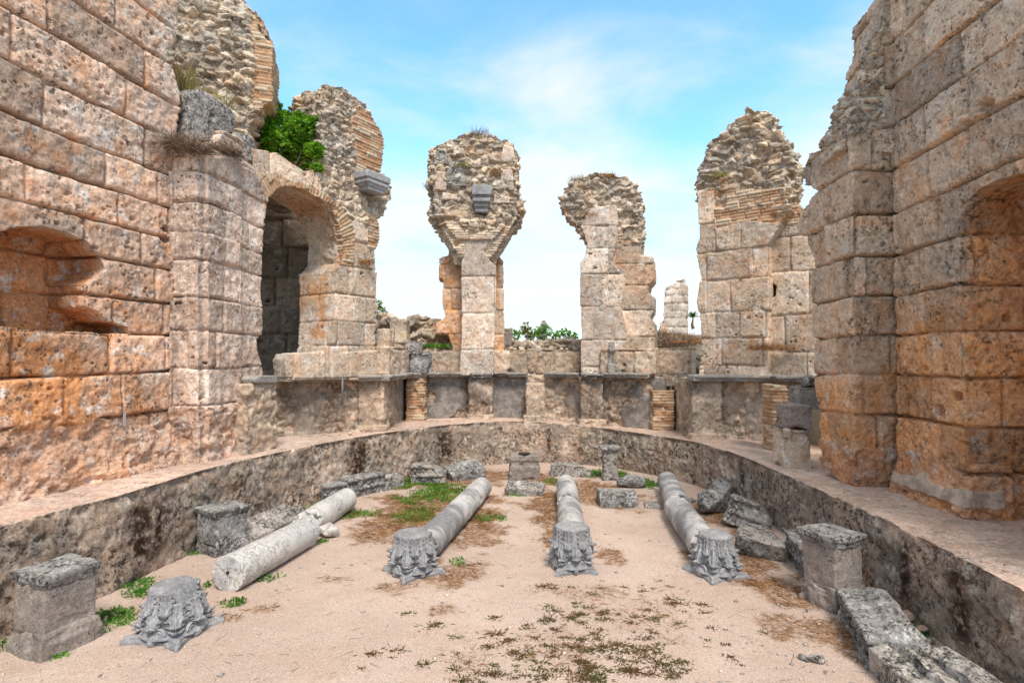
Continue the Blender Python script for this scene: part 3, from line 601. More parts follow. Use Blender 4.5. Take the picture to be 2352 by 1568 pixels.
# ------------------------------------------------------------------ right-of-centre pier
EX = (.30, .95)
QP = Plane((2, 14.35), (3, 14.35), EX); QF = Plane((2, 14.22), (3, 14.22), EX)
qp = pier_thing('ruined_pier', (2.6, 14.6, 2.2), 'ruined pier right of centre, blocky shaft with an overhanging rubble top on its left')
bm = bmesh.new()
ext(bm, QP, [(1345, 862), (1345, 590), (1350, 560), (1390, 545), (1470, 545), (1470, 585), (1498, 590), (1502, 640), (1490, 655), (1486, 668), (1500, 680), (1500, 715), (1492, 730), (1503, 745), (1503, 862)], 0, 1.0)
masonry('pier_body', bm, QP, .021, 0, 101, {0: MAT['travC']}, qp, ch=(.5, .7), bl=(.5, 1.0), joint=.035, rough=.026, warm=lambda s, z, d, co, no: .45*sst(-.1, .6, vn(co, 1.1, 3)))
bm = bmesh.new()
ext(bm, QF, [(1334, 862), (1334, 604), (1343, 590), (1348, 560), (1340, 535), (1332, 520), (1345, 500), (1352, 480), (1413, 470), (1418, 545), (1404, 600), (1436, 640), (1424, 700), (1440, 760), (1428, 862)], 0, .5)
masonry('front_shaft', bm, QF, .02, 0, 103, {0: MAT['travW']}, qp, ch=(.5, .9), bl=(.45, .8), joint=.026, rough=.02)
bm = bmesh.new()
ext(bm, QF, [(1345, 560), (1330, 528), (1310, 506), (1292, 494), (1288, 478), (1280, 466), (1284, 452), (1300, 440), (1296, 430), (1310, 416), (1330, 404), (1352, 396), (1400, 394), (1440, 404), (1458, 425), (1468, 450), (1470, 500), (1472, 560)], .12, 1.1)
masonry('rubble_head', bm, QF, .021, 1, 105, {1: MAT['rubble']}, qp, rub=.06, rubs=(5, 5, 8), tooth=.05)
# ------------------------------------------------------------------ right pier with wall joining the corner
RP = Plane((3.95, 12.6), (5.2, 11.6)); RPB = Plane((4.15, 12.75), (5.4, 11.75))
rp = pier_thing('ruined_pier', (4.3, 11.6, 2.2), 'broad ruined pier with a peaked rubble top beside the right wall')
bm = bmesh.new()
ext(bm, RP, [(1604, 872), (1612, 750), (1602, 690), (1610, 640), (1602, 600), (1597, 570), (1606, 545), (1602, 480), (1600, 440), (1815, 430), (1800, 470), (1818, 480), (1790, 520), (1765, 560), (1760, 872)], 0, 1.0)
zT = RP.px(1700, 520)[1]; zB = RP.px(1700, 460)[1]
masonry('pier_body', bm, RP, .02, lambda s, z, d, co, no: np.where((z > zT+.12*vn(co, 2, 4)) & (s > RP.px(1640, 500)[0]), 2, 0), 111, {0: MAT['travC'], 2: MAT['brick']}, rp, ch=(.55, .85), bl=(.5, 1.0), joint=.035, rough=.022,
        warm=lambda s, z, d, co, no: .35*sst(-.1, .6, vn(co, 1.1, 3)))
bm = bmesh.new()
ext(bm, RPB, [(1745, 872), (1752, 690), (1780, 680), (1782, 655), (1760, 640), (1752, 600), (1752, 560), (1790, 520), (1800, 462), (1834, 466), (1838, 520), (1905, 530), (1905, 872)], .05, .8)
masonry('wall_return', bm, RPB, .021, lambda s, z, d, co, no: np.where(z > RPB.px(1800, 515)[1], 2, 0), 113, {0: MAT['travC'], 2: MAT['brick']}, rp, ch=(.55, .95), bl=(.6, 1.1), joint=.03, rough=.016, warp=.03)
bm = bmesh.new()
ext(bm, RP, [(1600, 470), (1598, 425), (1597, 398), (1606, 372), (1628, 338), (1632, 318), (1652, 302), (1676, 288), (1692, 268), (1708, 262), (1720, 250), (1758, 252), (1766, 268), (1776, 272), (1773, 296), (1790, 302), (1792, 322), (1806, 332), (1810, 356), (1820, 372), (1818, 392), (1804, 404), (1812, 420), (1806, 450), (1800, 478)], .05, .95)
masonry('rubble_head', bm, RP, .02, 1, 115, {1: MAT['rubble']}, rp, rub=.06, rubs=(3.6, 3.6, 9), tooth=.05)
# ------------------------------------------------------------------ right wall and its corner pier
RWC = [-1, 1.35, 1.83, 2.37, 2.89, 3.41, 3.96, 4.52, 5.1, 5.65, 6.2, 6.8, 7.4, 8.0, 9.9]
RSP = Plane((4.56, 7.6), (4.60, 8.7)); RFP = Plane((4.56, 7.6), (5.03, 7.4), (.2, .98)); bm = bmesh.new()
ext(bm, RSP, [(1886, 1070), (1881, 955), (1869, 862), (1872, 772), (1866, 683), (1868, 592), (1850, 548), (1834, 522), (1848, 484), (1880, 436), (1850, 426), (1843, 385), (1855, 352), (1900, 338), (1934, 318), (1960, 306), (1962, 1130)], 0, .85)
ext(bm, RFP, [(1925, 345), (1945, 305), (1948, 265), (1972, 235), (1975, 180), (2006, 138), (2012, 85), (2028, 40), (2036, -40), (2130, -60), (2130, 345)], .03, 1.1)
rc = empty('corner_pier', (4.9, 8, 1), 'stepped grey block pier projecting from the corner of the right wall', 'pier')
WR = lambda s, z, d, co, no: .7*sst(2.75, 2.1, z+.25*vn(co, 1.3, 8))
masonry('pier_body', bm, RSP, .0175, lambda s, z, d, co, no: np.where(z < 1.4, 3, np.where((z > 5.7+.5*vn(co, 1.2, 3)) & (co[:, 0] < 4.95), 1, 0)), 121, {0: MAT['travR'], 3: MAT['rock'], 1: MAT['rubble']}, rc, courses=RWC, bl=(.7, 1.3), joint=.12, jw=.014, rough=.038, off=.03, warp=.03, warm=WR, rub=.05)
RWP = Plane((5.03, 7.42), (4.83, 5.3)); bm = bmesh.new()
zz = [RWP.px(*p) for p in [(2206, 700), (2205, 600), (2197, 545), (2203, 500), (2222, 462), (2250, 434), (2290, 414), (2345, 400), (2400, 396)]]
zz[0] = (zz[1][0], .8); sc = zz[-1][0]; nr = zz+[(2*sc-a, b) for a, b in zz[-2::-1]]
ext(bm, RWP, [(a, b, 0) for a, b in [(-.05, .8)]+nr+[(4.6, .8), (4.6, 9.4), (-.05, 9.4)]], 0, .8)
ext(bm, RWP, [(.2, .8, 0), (4.6, .8, 0), (4.6, 9.2, 0), (.2, 9.2, 0)], .75, 1.1)
wedge(bm, RWP, .0, zz[0][0]+.1, .8, 1.45, -.15)
rw = empty('ruined_wall', (5.0, 6.5, 1), 'tall grey pitted block wall with a deep arched niche, on the right', 'wall')
masonry('wall_body', bm, RWP, .0165, lambda s, z, d, co, no: np.where(z < 1.38+.1*np.sin(s*3), 3, 0), 131, {0: MAT['travR'], 3: MAT['rock']}, rw, courses=RWC, bl=(.6, 1.2), joint=.12, jw=.013, rough=.038, off=.022, pit=1.35, warp=.03,
        warm=lambda s, z, d, co, no: np.maximum(.75*sst(3.8, 2.6, z+.5*vn(co, 1.3, 8)), .8*sst(.04, .2, d)*(z < 6)), plaster=lambda s, z, d, co, no: 1.*(z < 1.17+.1*vn(co, 2.2, 9)+.08*vn(co, 6, 4))*(z > 1.0)*(d < .3))
# ------------------------------------------------------------------ podium behind the ledge: panels, pilasters, brick piers, cornice, block course
pd = empty('podium_wall', (0, 14.8, LZ), 'curved low podium wall with pilasters, plaster patches and a slate cornice behind the ledge', 'wall')
def seg(name, p, q, z0, z1, th, seed, kind=3, mat='podium', off=0., plaster=None, vox=.03, lab=None, ztop=None, **kw):
    pl = Plane(p, q); bm = bmesh.new(); L_ = (Vector(q)-Vector(p)).length
    ext(bm, pl, [(0, z0, 0), (L_, z0, 0)]+([(L_, z1, 0), (0, z1, 0)] if not ztop else [(L_*a, b, 0) for a, b in ztop]), off, th)
    if name == 'wall_panel': kw.setdefault('stain', lambda s, z, d, co, no: .5*sst(.05, .5, vn(co, (2.2, 2.2, .6), seed)+.25*vn(co, 6, seed+1))*(np.abs(no[:, 2]) < .6))
    o = masonry(name, bm, pl, vox, kind, seed, {kind: MAT[mat]}, pd, plaster=plaster, **kw)
    if lab: o['label'] = lab
    return o
def patch(k, sd, lo=-.1):
    return lambda s, z, d, co, no: k*sst(lo, lo+.05, vn(co, 1.9, sd)+.35*vn(co, 5, sd+1)+.12*vn(co, 17, sd+2))*(np.abs(no[:, 2]) < .6)
Z0, ZC = .8, 2.14
seg('wall_panel', (-4.8, 11.2), (-3.2, 12.2), Z0, ZC, .6, 201, kind=1, rub=.03, rough=.03, plaster=patch(.5, 5, .25))
seg('wall_panel', (-2.78, 12.5), (-2.72, 14.5), Z0, ZC, .6, 203, rough=.02, plaster=patch(1, 7, -.4))
seg('wall_panel', (-2.75, 14.45), (-1.0, 14.95), Z0, ZC, .7, 205, rough=.05, plaster=patch(1, 9, -.28), lab='wall panel with a large patch of dark render')
seg('wall_panel', (-1.05, 14.95), (.42, 14.95), Z0, ZC, .7, 207, rough=.05, plaster=patch(1, 12, -.35), lab='wall panel still covered in dark render')
seg('wall_panel', (.4, 14.92), (1.95, 14.55), Z0, ZC, .7, 209, kind=1, rub=.03, rough=.03, plaster=patch(.7, 31, .2))
seg('wall_panel', (1.9, 14.55), (3.65, 13.75), Z0, ZC, .7, 211, rough=.05, plaster=patch(1, 17, -.2), lab='wall panel with torn dark render')
seg('wall_panel', (3.95, 14.1), (3.9, 12.5), Z0, ZC-.1, .6, 213, kind=4, rough=.03)
seg('wall_panel', (3.85, 12.6), (7.4, 10.9), Z0, ZC, .7, 215, kind=1, rub=.035, rough=.03, plaster=patch(.6, 24, .3))
def streaks(k, sd): return lambda s, z, d, co, no: k*sst(.0, .5, vn(co, (2.6, 2.6, .5), sd)+.25*vn(co, 6, sd+1))*(np.abs(no[:, 2]) < .6)
def pil(name, x0, x1, D, ytop, ybot, seed, dep=.5, kind=3, mat='podium', **kw):
    a, b = dp(x0, 900, D), dp(x1, 900, D); zt = dp(x0, ytop, D).z
    seg(name, (a.x, D), (b.x, D), .8, min(zt, 2.16), dep, seed, kind, mat, stain=streaks(.55, seed), **kw)
    seg('pilaster_foot', (a.x-.05, D-.05), (b.x+.05, D-.05), .8, float(LZ+lzf(a.x))+.13, .3, seed+60, 4, mat, rough=.04)
pil('pilaster', 822, 884, 12.08, 862, 995, 221, .9, kind=4, rough=.035)
pil('pilaster', 1078, 1130, 14.5, 868, 962, 223, kind=4, rough=.035, plaster=patch(.6, 6, .1))
pil('pilaster', 1208, 1252, 14.3, 880, 965, 225, kind=4, rough=.03)
pil('pilaster', 1334, 1386, 14.1, 868, 975, 227, .6, kind=4, rough=.035)
pil('pilaster', 1590, 1658, 12.05, 868, 1005, 229, .8, kind=4, rough=.035)
for k, (x0, x1, D, yt, sd) in enumerate(((931, 975, 14.05, 868, 231), (1497, 1549, 13.6, 896, 233), (1772, 1812, 10.6, 885, 235))):
    a, b = dp(x0, 900, D), dp(x1, 900, D); bm = bmesh.new(); pl = Plane((a.x, D), (b.x, D)); zt = min(dp(x0, yt, D).z, 2.14)
    ext(bm, pl, [(0, .8, 0), (b.x-a.x, .8, 0), (b.x-a.x, zt, 0), (.02, zt+.01, 0)], 0, .45)
    o = masonry('brick_pier', bm, pl, .02, 2, sd, {2: MAT['brick']}, pd); o['label'] = 'stub pier of stacked thin bricks'
def cornice(pts, z, sd, dep=.32, mat='slate'):
    for i, (p, q) in enumerate(zip(pts, pts[1:])):
        pl = Plane(p, q); L_ = (Vector(q)-Vector(p)).length; bm = bmesh.new(); rg = random.Random(sd+i)
        ext(bm, pl, [(.006, z-.06, 0), (L_-.006, z-.06, 0), (L_-.006, z+.05, 0), (.006, z+.055, 0)], -.12, dep)
        ext(bm, pl, [(.006, z+.0, 0), (L_-.006, z+.0, 0), (L_-.006, z+.06, 0), (.006, z+.06, 0)], -.17, dep)
        put('cornice_slab', roughen(bm, .02, .03, 2.6, sd+i, .01, .06), MAT[mat], pd, world=True)
CZ = 2.18
cornice([(-4.35, 11.4), (-3.35, 12.02), (-2.72, 12.02)], CZ, 301); cornice([(-2.70, 12.0), (-2.58, 12.9), (-2.52, 13.95), (-2.2, 14.3)], CZ, 305)
cornice([(-2.15, 14.45), (-1.1, 14.75)], CZ, 311); cornice([(-1.08, 14.5), (-.5, 14.5)], CZ-.02, 315, mat='grey'); cornice([(-.48, 14.75), (.4, 14.78)], CZ-.01, 317)
cornice([(.85, 14.7), (1.72, 14.35)], CZ-.01, 319); cornice([(1.7, 14.08), (2.27, 14.05)], CZ-.03, 323, mat='grey'); cornice([(2.28, 14.15), (3.3, 13.65)], CZ, 325)
cornice([(3.78, 12.0), (4.46, 12.0), (6.0, 11.45)], CZ, 329)
def blocks(p, q, z0, z1, th, seed, ztop=None, mat='podium', **kw):
    kw.setdefault('bl', (.6, 1.2)); kw.setdefault('joint', .035); kw.setdefault('rough', .05); kw.setdefault('warp', .06); kw.setdefault('rnd', .05)
    seg('block_course', p, q, z0, z1, th, seed, 0, mat, ztop=ztop, courses=[-1, 2.2, 2.8, 3.2, 3.6, 5], **kw)
blocks((-2.75, 12.6), (-2.45, 14.6), 2.2, 2.85, .6, 401, mat='travC')
blocks((-2.5, 14.75), (-1.2, 15.0), 2.18, 2.82, .7, 403)
blocks((-.55, 14.9), (.4, 14.9), 2.18, 2.80, .7, 405)
blocks((.4, 15.0), (1.95, 14.75), 2.05, 2.8, .6, 407, ztop=[(1, 2.72), (.6, 2.8), (.3, 2.86), (0, 2.84)])
blocks((2.2, 14.1), (3.45, 13.7), 2.22, 2.82, .6, 409)
blocks((3.3, 14.1), (4.3, 13.6), 1.9, 2.85, .7, 411)
blocks((4.3, 12.3), (6.4, 11.5), 2.25, 2.72, .6, 413)
# rubble walls standing behind the podium
def backwall(name, lab, pl, pts, th, seed, kind=1, mat='rubble', **kw):
    bm = bmesh.new(); ext(bm, pl, pts, 0, th); o = empty(name, pl.pt(*pl.px(*pts[0])), lab, 'wall')
    masonry('wall_body', bm, pl, .03, kind, seed, {kind: MAT[mat]}, o, **kw)
backwall('rubble_wall', 'low rubble wall of rounded stones between the arch pier and the bulging pier', Plane((-3, 15.7), (-2, 15.7)), [(860, 862), (858, 745), (876, 722), (905, 728), (925, 742), (952, 726), (985, 728), (1012, 742), (1040, 738), (1060, 760), (1060, 862)], .7, 421, rub=.13, rubs=(2.4, 2.4, 3.2), tooth=.05)
backwall('rubble_wall', 'low broken wall between the two free-standing piers, with pale debris on top', Plane((0, 16.2), (1, 16.2)), [(1140, 870), (1140, 778), (1165, 776), (1200, 790), (1235, 782), (1262, 777), (1300, 779), (1350, 784), (1350, 870)], .8, 423, rub=.1, rubs=(2.4, 2.4, 3.2), tooth=.05)
backwall('rubble_wall', 'low dark wall between the right-of-centre pier and the peaked pier', Plane((3, 15.2), (4, 15.0)), [(1480, 870), (1480, 812), (1510, 806), (1560, 812), (1625, 808), (1640, 870)], .6, 425, rub=.09, rubs=(2.4, 2.4, 3.2), tooth=.05)
# ------------------------------------------------------------------ stone pieces
def altar(loc, rz, w, d, h, seed, lab, mat, capm, capw=1.16, basew=1.18):
    r = empty('pedestal', loc, lab, 'pedestal', None, rz)
    b = bmesh.new(); box(b, (0, 0, .09*h-.03), (w*basew, d*basew, .18*h+.06)); box(b, (0, 0, .21*h), (w*(basew-.05), d*(basew-.05), .08*h)); box(b, (0, 0, .27*h), (w*(basew-.11), d*(basew-.11), .06*h))
    put('base', roughen(b, .015, .016, 5, seed, .006, .03), mat, r)
    b = bmesh.new(); box(b, (0, 0, .55*h), (w, d, .62*h)); put('shaft', roughen(b, .016, .012, 3.5, seed+1, .005, .012), mat, r)
    b = bmesh.new(); box(b, (0, 0, .87*h), (w*1.05, d*1.05, .07*h)); box(b, (0, 0, .915*h), (w*1.1, d*1.1, .05*h)); box(b, (0, 0, .965*h), (w*capw, d*capw, .075*h))
    put('cap', roughen(b, .014, .02, 4.5, seed+2, .006, .03), capm, r); return r
def c3(x, y, z=0): return (x, y, z)
altar((-4.17, 5.27, 0), R(-22), .43, .44, .70, 501, 'large broken-edged pedestal with a pale top, nearest on the left', MAT['dusty'], MAT['grey'])
altar((-3.93, 7.8, 0), R(-30), .44, .45, .60, 511, 'smaller grey pedestal on the left beside the white veined column', MAT['grey'], MAT['grey'], 1.16, 1.06)
altar((3.42, 6.15, 0), R(22), .40, .40, .76, 521, 'tall dark stained pedestal with a chipped top on the right', MAT['dusty'], MAT['grey'], 1.2, 1.16)
altar((2.1, 12.3, 0), R(-4), .30, .30, .70, 531, 'slim pink pillar with a thick grey cap against the far ledge', MAT['pale'], MAT['grey'], 1.42, 1.1)
def drum(p0, p1, r0, r1, seed, mat, lab, e0=.0, e1=.0, tilt0=0, tilt1=0, name='column_drum', cat='column', hole=0, group=None):
    p0, p1 = Vector(p0), Vector(p1); ax = (p1-p0).normalized(); L_ = (p1-p0).length
    sd_ = Vector((0, 0, 1)).cross(ax).normalized(); up = ax.cross(sd_)
    n = 72; m = max(8, int(L_/.028)); th = np.linspace(0, 2*np.pi, n, endpoint=False)
    rows = []
    def ring(t, k, rr):       # t along, k = extra axial shape weight, rr radius factor
        a0 = (e0*fbm(np.stack([np.cos(th)*rr*1.3, np.sin(th)*rr*1.3, 0*th], 1), 2.2, 4, seed)+tilt0*np.cos(th+.6)*rr)*max(0, 1-t*L_/.5)
        a1 = (e1*fbm(np.stack([np.cos(th)*rr*1.3, np.sin(th)*rr*1.3, 0*th+7], 1), 2.2, 4, seed+1)+tilt1*np.cos(th-.8)*rr)*max(0, 1-(1-t)*L_/.5)
        x = t*L_+a0+a1; r = (r0+(r1-r0)*t)*rr
        return np.stack([x, np.cos(th)*r, np.sin(th)*r], 1)
    fr = [.02, .12, .25, .5, .72, .86, .95]
    for f in fr: rows.append(ring(0, 1, f))
    for f, t in ((.985, 0), (1., .012/L_*1.2)): rows.append(ring(t, 1, f))
    for i in range(1, m): rows.append(ring(i/m, 1, 1))
    for f, t in ((1., 1-.014/L_), (.985, 1.)): rows.append(ring(t, 1, f))
    for f in fr[::-1]: rows.append(ring(1., 1, f))
    V = np.concatenate(rows); nr = len(rows)
    rad = np.hypot(V[:, 1], V[:, 2])[:, None]; Q = V+np.array([seed*3.1, 0, 0])
    dis = .010*fbm(Q, 1.6, 3, seed)+.006*fbm(Q, 9, 4, seed+2)-.03*sst(.32, .5, fbm(Q, 3.1, 3, seed+4))
    V[:, 1:] += V[:, 1:]/np.maximum(rad, 1e-4)*(dis*np.clip(rad[:, 0]/r0, 0, 1))[:, None]
    inner = rad[:, 0] < .93*min(r0, r1); V[inner, 0] += .012*fbm(Q[inner], 8, 3, seed+5)
    W = np.array(p0)[None]+V[:, :1]*np.array(ax)[None]+V[:, 1:2]*np.array(sd_)[None]+V[:, 2:3]*np.array(up)[None]
    F = []
    for i in range(nr-1):
        j = np.arange(n); F.append(np.stack([i*n+j, i*n+(j+1) % n, (i+1)*n+(j+1) % n, (i+1)*n+j], 1))
    F = np.concatenate(F)[:, ::-1]
    W = np.concatenate([W, [W[:n].mean(0), W[-n:].mean(0)]])
    me = raw_mesh('m', W, F); bm = bmesh.new(); bm.from_mesh(me); bm.verts.ensure_lookup_table()
    c0, c1 = bm.verts[nr*n], bm.verts[nr*n+1]
    for j in range(n):
        bm.faces.new((c0, bm.verts[j], bm.verts[(j+1) % n])); bm.faces.new((c1, bm.verts[(nr-1)*n+(j+1) % n], bm.verts[(nr-1)*n+j]))
    bmesh.ops.recalc_face_normals(bm, faces=bm.faces[:]); bm.to_mesh(me); bm.free(); me.shade_smooth()
    o = put(name, me, mat); tag(o, lab, cat, group)
    if hole:
        b = bmesh.new(); revolve(b, [(hole, 0), (hole, .03)], 14); h = bm_mesh(b); q = ax.to_track_quat('Z', 'Y').to_matrix().to_4x4(); h.transform(Matrix.Translation(p0-ax*.012+up*.02) @ q)
        put('dowel_hole_disc', h, MAT['hole'], o)
    return o
MAT['hole'] = plain('hole_shade', (.03, .025, .022))  # near-black discs paint the shade inside holes that are not cut
zr = .185
drum((-3.17, 6.42, .19), (-2.84, 8.02, .19), .205, .20, 601, MAT['colA'], 'longer half of the white column veined with grey, its cut end facing the viewer', .01, .12, 0, .08, hole=.016)
drum((-3.02, 8.42, .16), (-2.84, 9.85, .18), .195, .19, 603, MAT['colA'], 'shorter half of the white veined column, lying beyond the longer half', .14, .03, -.12, .02)
drum((-1.12, 7.35, zr), (-.83, 9.05, zr), .20, .195, 605, MAT['colB'], 'near half of the long fallen column just left of centre', .05, .03, .04, .02)
drum((-.82, 9.1, zr), (-.56, 10.75, zr), .195, .185, 607, MAT['colB'], 'far half of the long fallen column just left of centre', .03, .02, .02, 0)
drum((.80, 7.5, zr-.02), (.93, 9.35, zr-.02), .19, .19, 609, MAT['colB'], 'near half of the middle fallen column, behind its carved capital', .04, .07, 0, .05)
drum((.93, 9.45, zr), (1.04, 11.0, zr), .19, .18, 611, MAT['colB'], 'far half of the middle fallen column', .08, .05, .04, .02)
drum((2.46, 7.25, zr+.01), (2.66, 9.25, zr), .205, .20, 613, MAT['colB'], 'near half of the fallen column on the right, broken next to its capital', .10, .05, .06, .04)
drum((2.70, 9.3, zr+.02), (3.02, 11.15, zr+.02), .20, .19, 615, MAT['colB'], 'far half of the fallen column on the right', .05, .02, .04, 0)
drum((-.36, 10.95, -.02), (-.36, 10.95, .2), .15, .15, 617, MAT['pale'], 'short round stub behind the far end of the left-of-centre column', .0, .02, name='column_stub')
# ---- capitals, standing upside down
def leaf_mesh(bell, z0, L_, w, curl, seed, nu=27, nv=26, lob=5, spread=1.0):
    u = np.linspace(-1, 1, nu); v = np.linspace(0, 1, nv); U, V = np.meshgrid(u, v)
    z = z0-L_*np.minimum(V, .86)+L_*.16*np.clip((V-.72)/.28, 0, 1)**2
    rho = np.interp(-z, [-a[1] for a in bell][::-1] if bell[0][1] < bell[-1][1] else [-a[1] for a in bell], [a[0] for a in bell][::-1] if bell[0][1] < bell[-1][1] else [a[0] for a in bell])
    rho = rho+.014+curl*np.clip((V-.40)/.60, 0, 1)**1.9*(1-.35*U**2)
    wd = w*np.interp(V, [0, .25, .50, .75, .92, 1], [.70, .82, 1.0, .66, .42, .28])*(1-.40*(.5+.5*np.cos(2*np.pi*lob*V))*np.abs(U)**1.5)
    rib = .011*np.cos(U*np.pi*(3.2+.8*V))*np.clip(V*4, 0, 1)+.010*np.exp(-(U/.12)**2)+.006*np.sin(2*np.pi*lob*V+np.abs(U)*2)*np.abs(U)
    y = U*wd; rho = rho+rib-.06*(U**2)*(wd**2)/np.maximum(rho, .05)*3
    th = y/np.maximum(rho, .08)
    P = np.stack([rho*np.cos(th), rho*np.sin(th), z], 2); Q = np.stack([(rho-.022)*np.cos(th), (rho-.022)*np.sin(th), z+.006], 2)
    A = np.concatenate([P.reshape(-1, 3), Q.reshape(-1, 3)]); n = nu*nv; F = []
    for i in range(nv-1):
        for j in range(nu-1):
            a = i*nu+j; F.append((a, a+1, a+nu+1, a+nu)); F.append((n+a, n+a+nu, n+a+nu+1, n+a+1))
    edge = [j for j in range(nu)]+[i*nu+nu-1 for i in range(1, nv)]+[(nv-1)*nu+j for j in range(nu-2, -1, -1)]+[i*nu for i in range(nv-2, 0, -1)]
    for a, b in zip(edge, edge[1:]+edge[:1]): F.append((a, n+a, n+b, b))
    A += .003*np.stack([vn(A, 30, seed+k) for k in range(3)], 1)
    me = raw_mesh('leaf', A, F, True, True); me.materials.append(MAT['capital']); return me
def spiral(r, turns, tube, seed):
    k = 40; t = np.linspace(0, 1, k); a = t*turns*2*np.pi; rr = r*(1-.82*t); c = np.stack([rr*np.cos(a)-r, 0*a, rr*np.sin(a)], 1); V = []; F = []; n = 8
    for i in range(k):
        tg = c[min(i+1, k-1)]-c[max(i-1, 0)]; tg /= np.linalg.norm(tg); nn = np.array([-tg[2], 0, tg[0]])
        for j in range(n):
            q = 2*np.pi*j/n; V.append(c[i]+tube*(nn*np.cos(q)*.8+np.array([0, 1.7, 0])*np.sin(q)))
    for i in range(k-1):
        for j in range(n): F.append((i*n+j, i*n+(j+1) % n, (i+1)*n+(j+1) % n, (i+1)*n+j))
    return raw_mesh('volute', V, F, True, True)
def capital(loc, rz, side, h, rt, seed, lab, broken=False):
    r = empty('capital', loc, lab, 'capital', 'Corinthian capitals standing upside down in a row', rz)
    bell = [(side*.49, .12*h), (side*.45, .2*h), (side*.385, .31*h), (rt*1.26, .48*h), (rt*1.07, .68*h), (rt, .86*h), (rt*1.02, h-.03), (rt*1.04, h-.015), (rt*1.0, h)]
    b = bmesh.new(); revolve(b, [(.01, .08*h)]+bell+[(.01, h)], 40)
    if broken: bmesh.ops.bisect_plane(b, geom=b.verts[:]+b.edges[:]+b.faces[:], plane_co=(rt*.25, -rt*.1, h*.92), plane_no=(.75, .05, .66), clear_outer=True); bmesh.ops.holes_fill(b, edges=[e for e in b.edges if e.is_boundary])
    put('bell', roughen(b, .011, .007, 8, seed, .003, .008), MAT['capital'], r)
    def aba(sd, z0, z1, cv):
        pts = []
        for k in range(4):
            a = k*math.pi/2; ca, sa = math.cos(a), math.sin(a)
            for i in range(13):
                t = -1+2*i/12; x = sd/2-cv*sd*(1-t*t); y = t*(sd/2-.035*sd)
                pts.append((x*ca-y*sa, x*sa+y*ca))
        plan(b, pts, z0, z1)
    b = bmesh.new(); aba(side*1.04, -.03, .075*h, .11); aba(side*.97, .065*h, .15*h, .13)
    put('abacus', roughen(b, .0105, .006, 7, seed+1, .003, .012), MAT['capital'], r)
    bl = sorted(bell, key=lambda q: q[1])
    up = leaf_mesh(bl, h*.98, h*.50, rt*.46, .06, seed+2); lo = leaf_mesh(bl, h*.76, h*.54, rt*.55, .075, seed+3); co_ = leaf_mesh(bl, h*.52, h*.36, rt*.52, side*.10, seed+4)
    rg = random.Random(seed)
    for k in range(8):
        if not (broken and k in (0, 7)): put('acanthus_leaf', up, [], r, (0, 0, rg.uniform(-.012, .004)), k*math.pi/4+.39+rg.uniform(-.05, .05))
        q_ = put('acanthus_leaf', lo, [], r, (0, 0, rg.uniform(-.02, .01)), k*math.pi/4+rg.uniform(-.05, .05)); q_.scale = (1, 1, 1)
        if k % 2: put('acanthus_leaf', co_, [], r, (0, 0, 0), k*math.pi/4)
    sp = spiral(.05*side/.5, 1.9, .011, seed); sp.materials.append(MAT['capital'])
    for k in range(4):
        for q in (-1, 1):
            o = put('volute', sp, [], r); a = k*math.pi/2; y = q*side*.20
            o.location = (math.cos(a)*side*.40-math.sin(a)*y, math.sin(a)*side*.40+math.cos(a)*y, .21*h); o.rotation_euler = (0, 0, a+(math.pi/2 if q > 0 else -math.pi/2))
        b = bmesh.new(); bmesh.ops.create_icosphere(b, subdivisions=2, radius=.045*side/.5, matrix=Matrix.Translation((side*.42*math.cos(k*math.pi/2), side*.42*math.sin(k*math.pi/2), .08*h)) @ Matrix.Diagonal((.7, 1, 1, 1)))
        put('fleuron', roughen(b, .009, .012, 30, seed+30+k, .004), MAT['capital'], r)
capital((-3.2, 5.47, 0), R(-12), .60, .46, .20, 701, 'capital with a broken top, carved with acanthus leaves, in front of the white veined column', True)
capital((-1.2, 6.98, 0), R(38), .56, .49, .20, 711, 'upside-down carved capital at the near end of the left-of-centre column')
capital((.74, 7.12, 0), R(8), .52, .53, .195, 721, 'upside-down carved capital at the near end of the middle column')
capital((2.45, 6.93, 0), R(20), .54, .49, .18, 731, 'upside-down carved capital at the near end of the right column, on orange litter')
# ---- carved fragments and stones
def prof_frag(name, lab, cat, c, L_, prof, rz, seed, mat, cuts=(), orn=None, tilt=(0, 0), vox=.016, amp=.014, chips=.03, group=None):
    bm = bmesh.new(); n = len(prof)
    a = [bm.verts.new((-L_/2, y, z)) for y, z in prof]; b = [bm.verts.new((L_/2, y, z)) for y, z in prof]; _close(bm, a, b)
    for co_, no_ in cuts:
        r_ = bmesh.ops.bisect_plane(bm, geom=bm.verts[:]+bm.edges[:]+bm.faces[:], plane_co=co_, plane_no=no_, clear_outer=True)
        bmesh.ops.holes_fill(bm, edges=[e for e in bm.edges if e.is_boundary]); bmesh.ops.recalc_face_normals(bm, faces=bm.faces[:])
    me = roughen(bm, vox, amp, 4.5, seed, .006, chips)
    if orn:
        co_, no_ = arrays(me); z0, z1, k = orn; m = (co_[:, 2] > z0) & (co_[:, 2] < z1) & (no_[:, 1] < -.5)
        d_ = .016*np.sign(np.sin(co_[:, 0]*k))*np.abs(np.sin(co_[:, 0]*k))**.5*np.sin((co_[:, 2]-z0)/(z1-z0)*np.pi)+.012*np.sin(co_[:, 0]*k*2+co_[:, 2]*60)
        co_[m] += no_[m]*d_[m][:, None]; me.vertices.foreach_set('co', co_.ravel()); me.update()
    o = put(name, me, mat, None, c); o.rotation_euler = (R(tilt[0]), R(tilt[1]), rz); return tag(o, lab, cat, group)
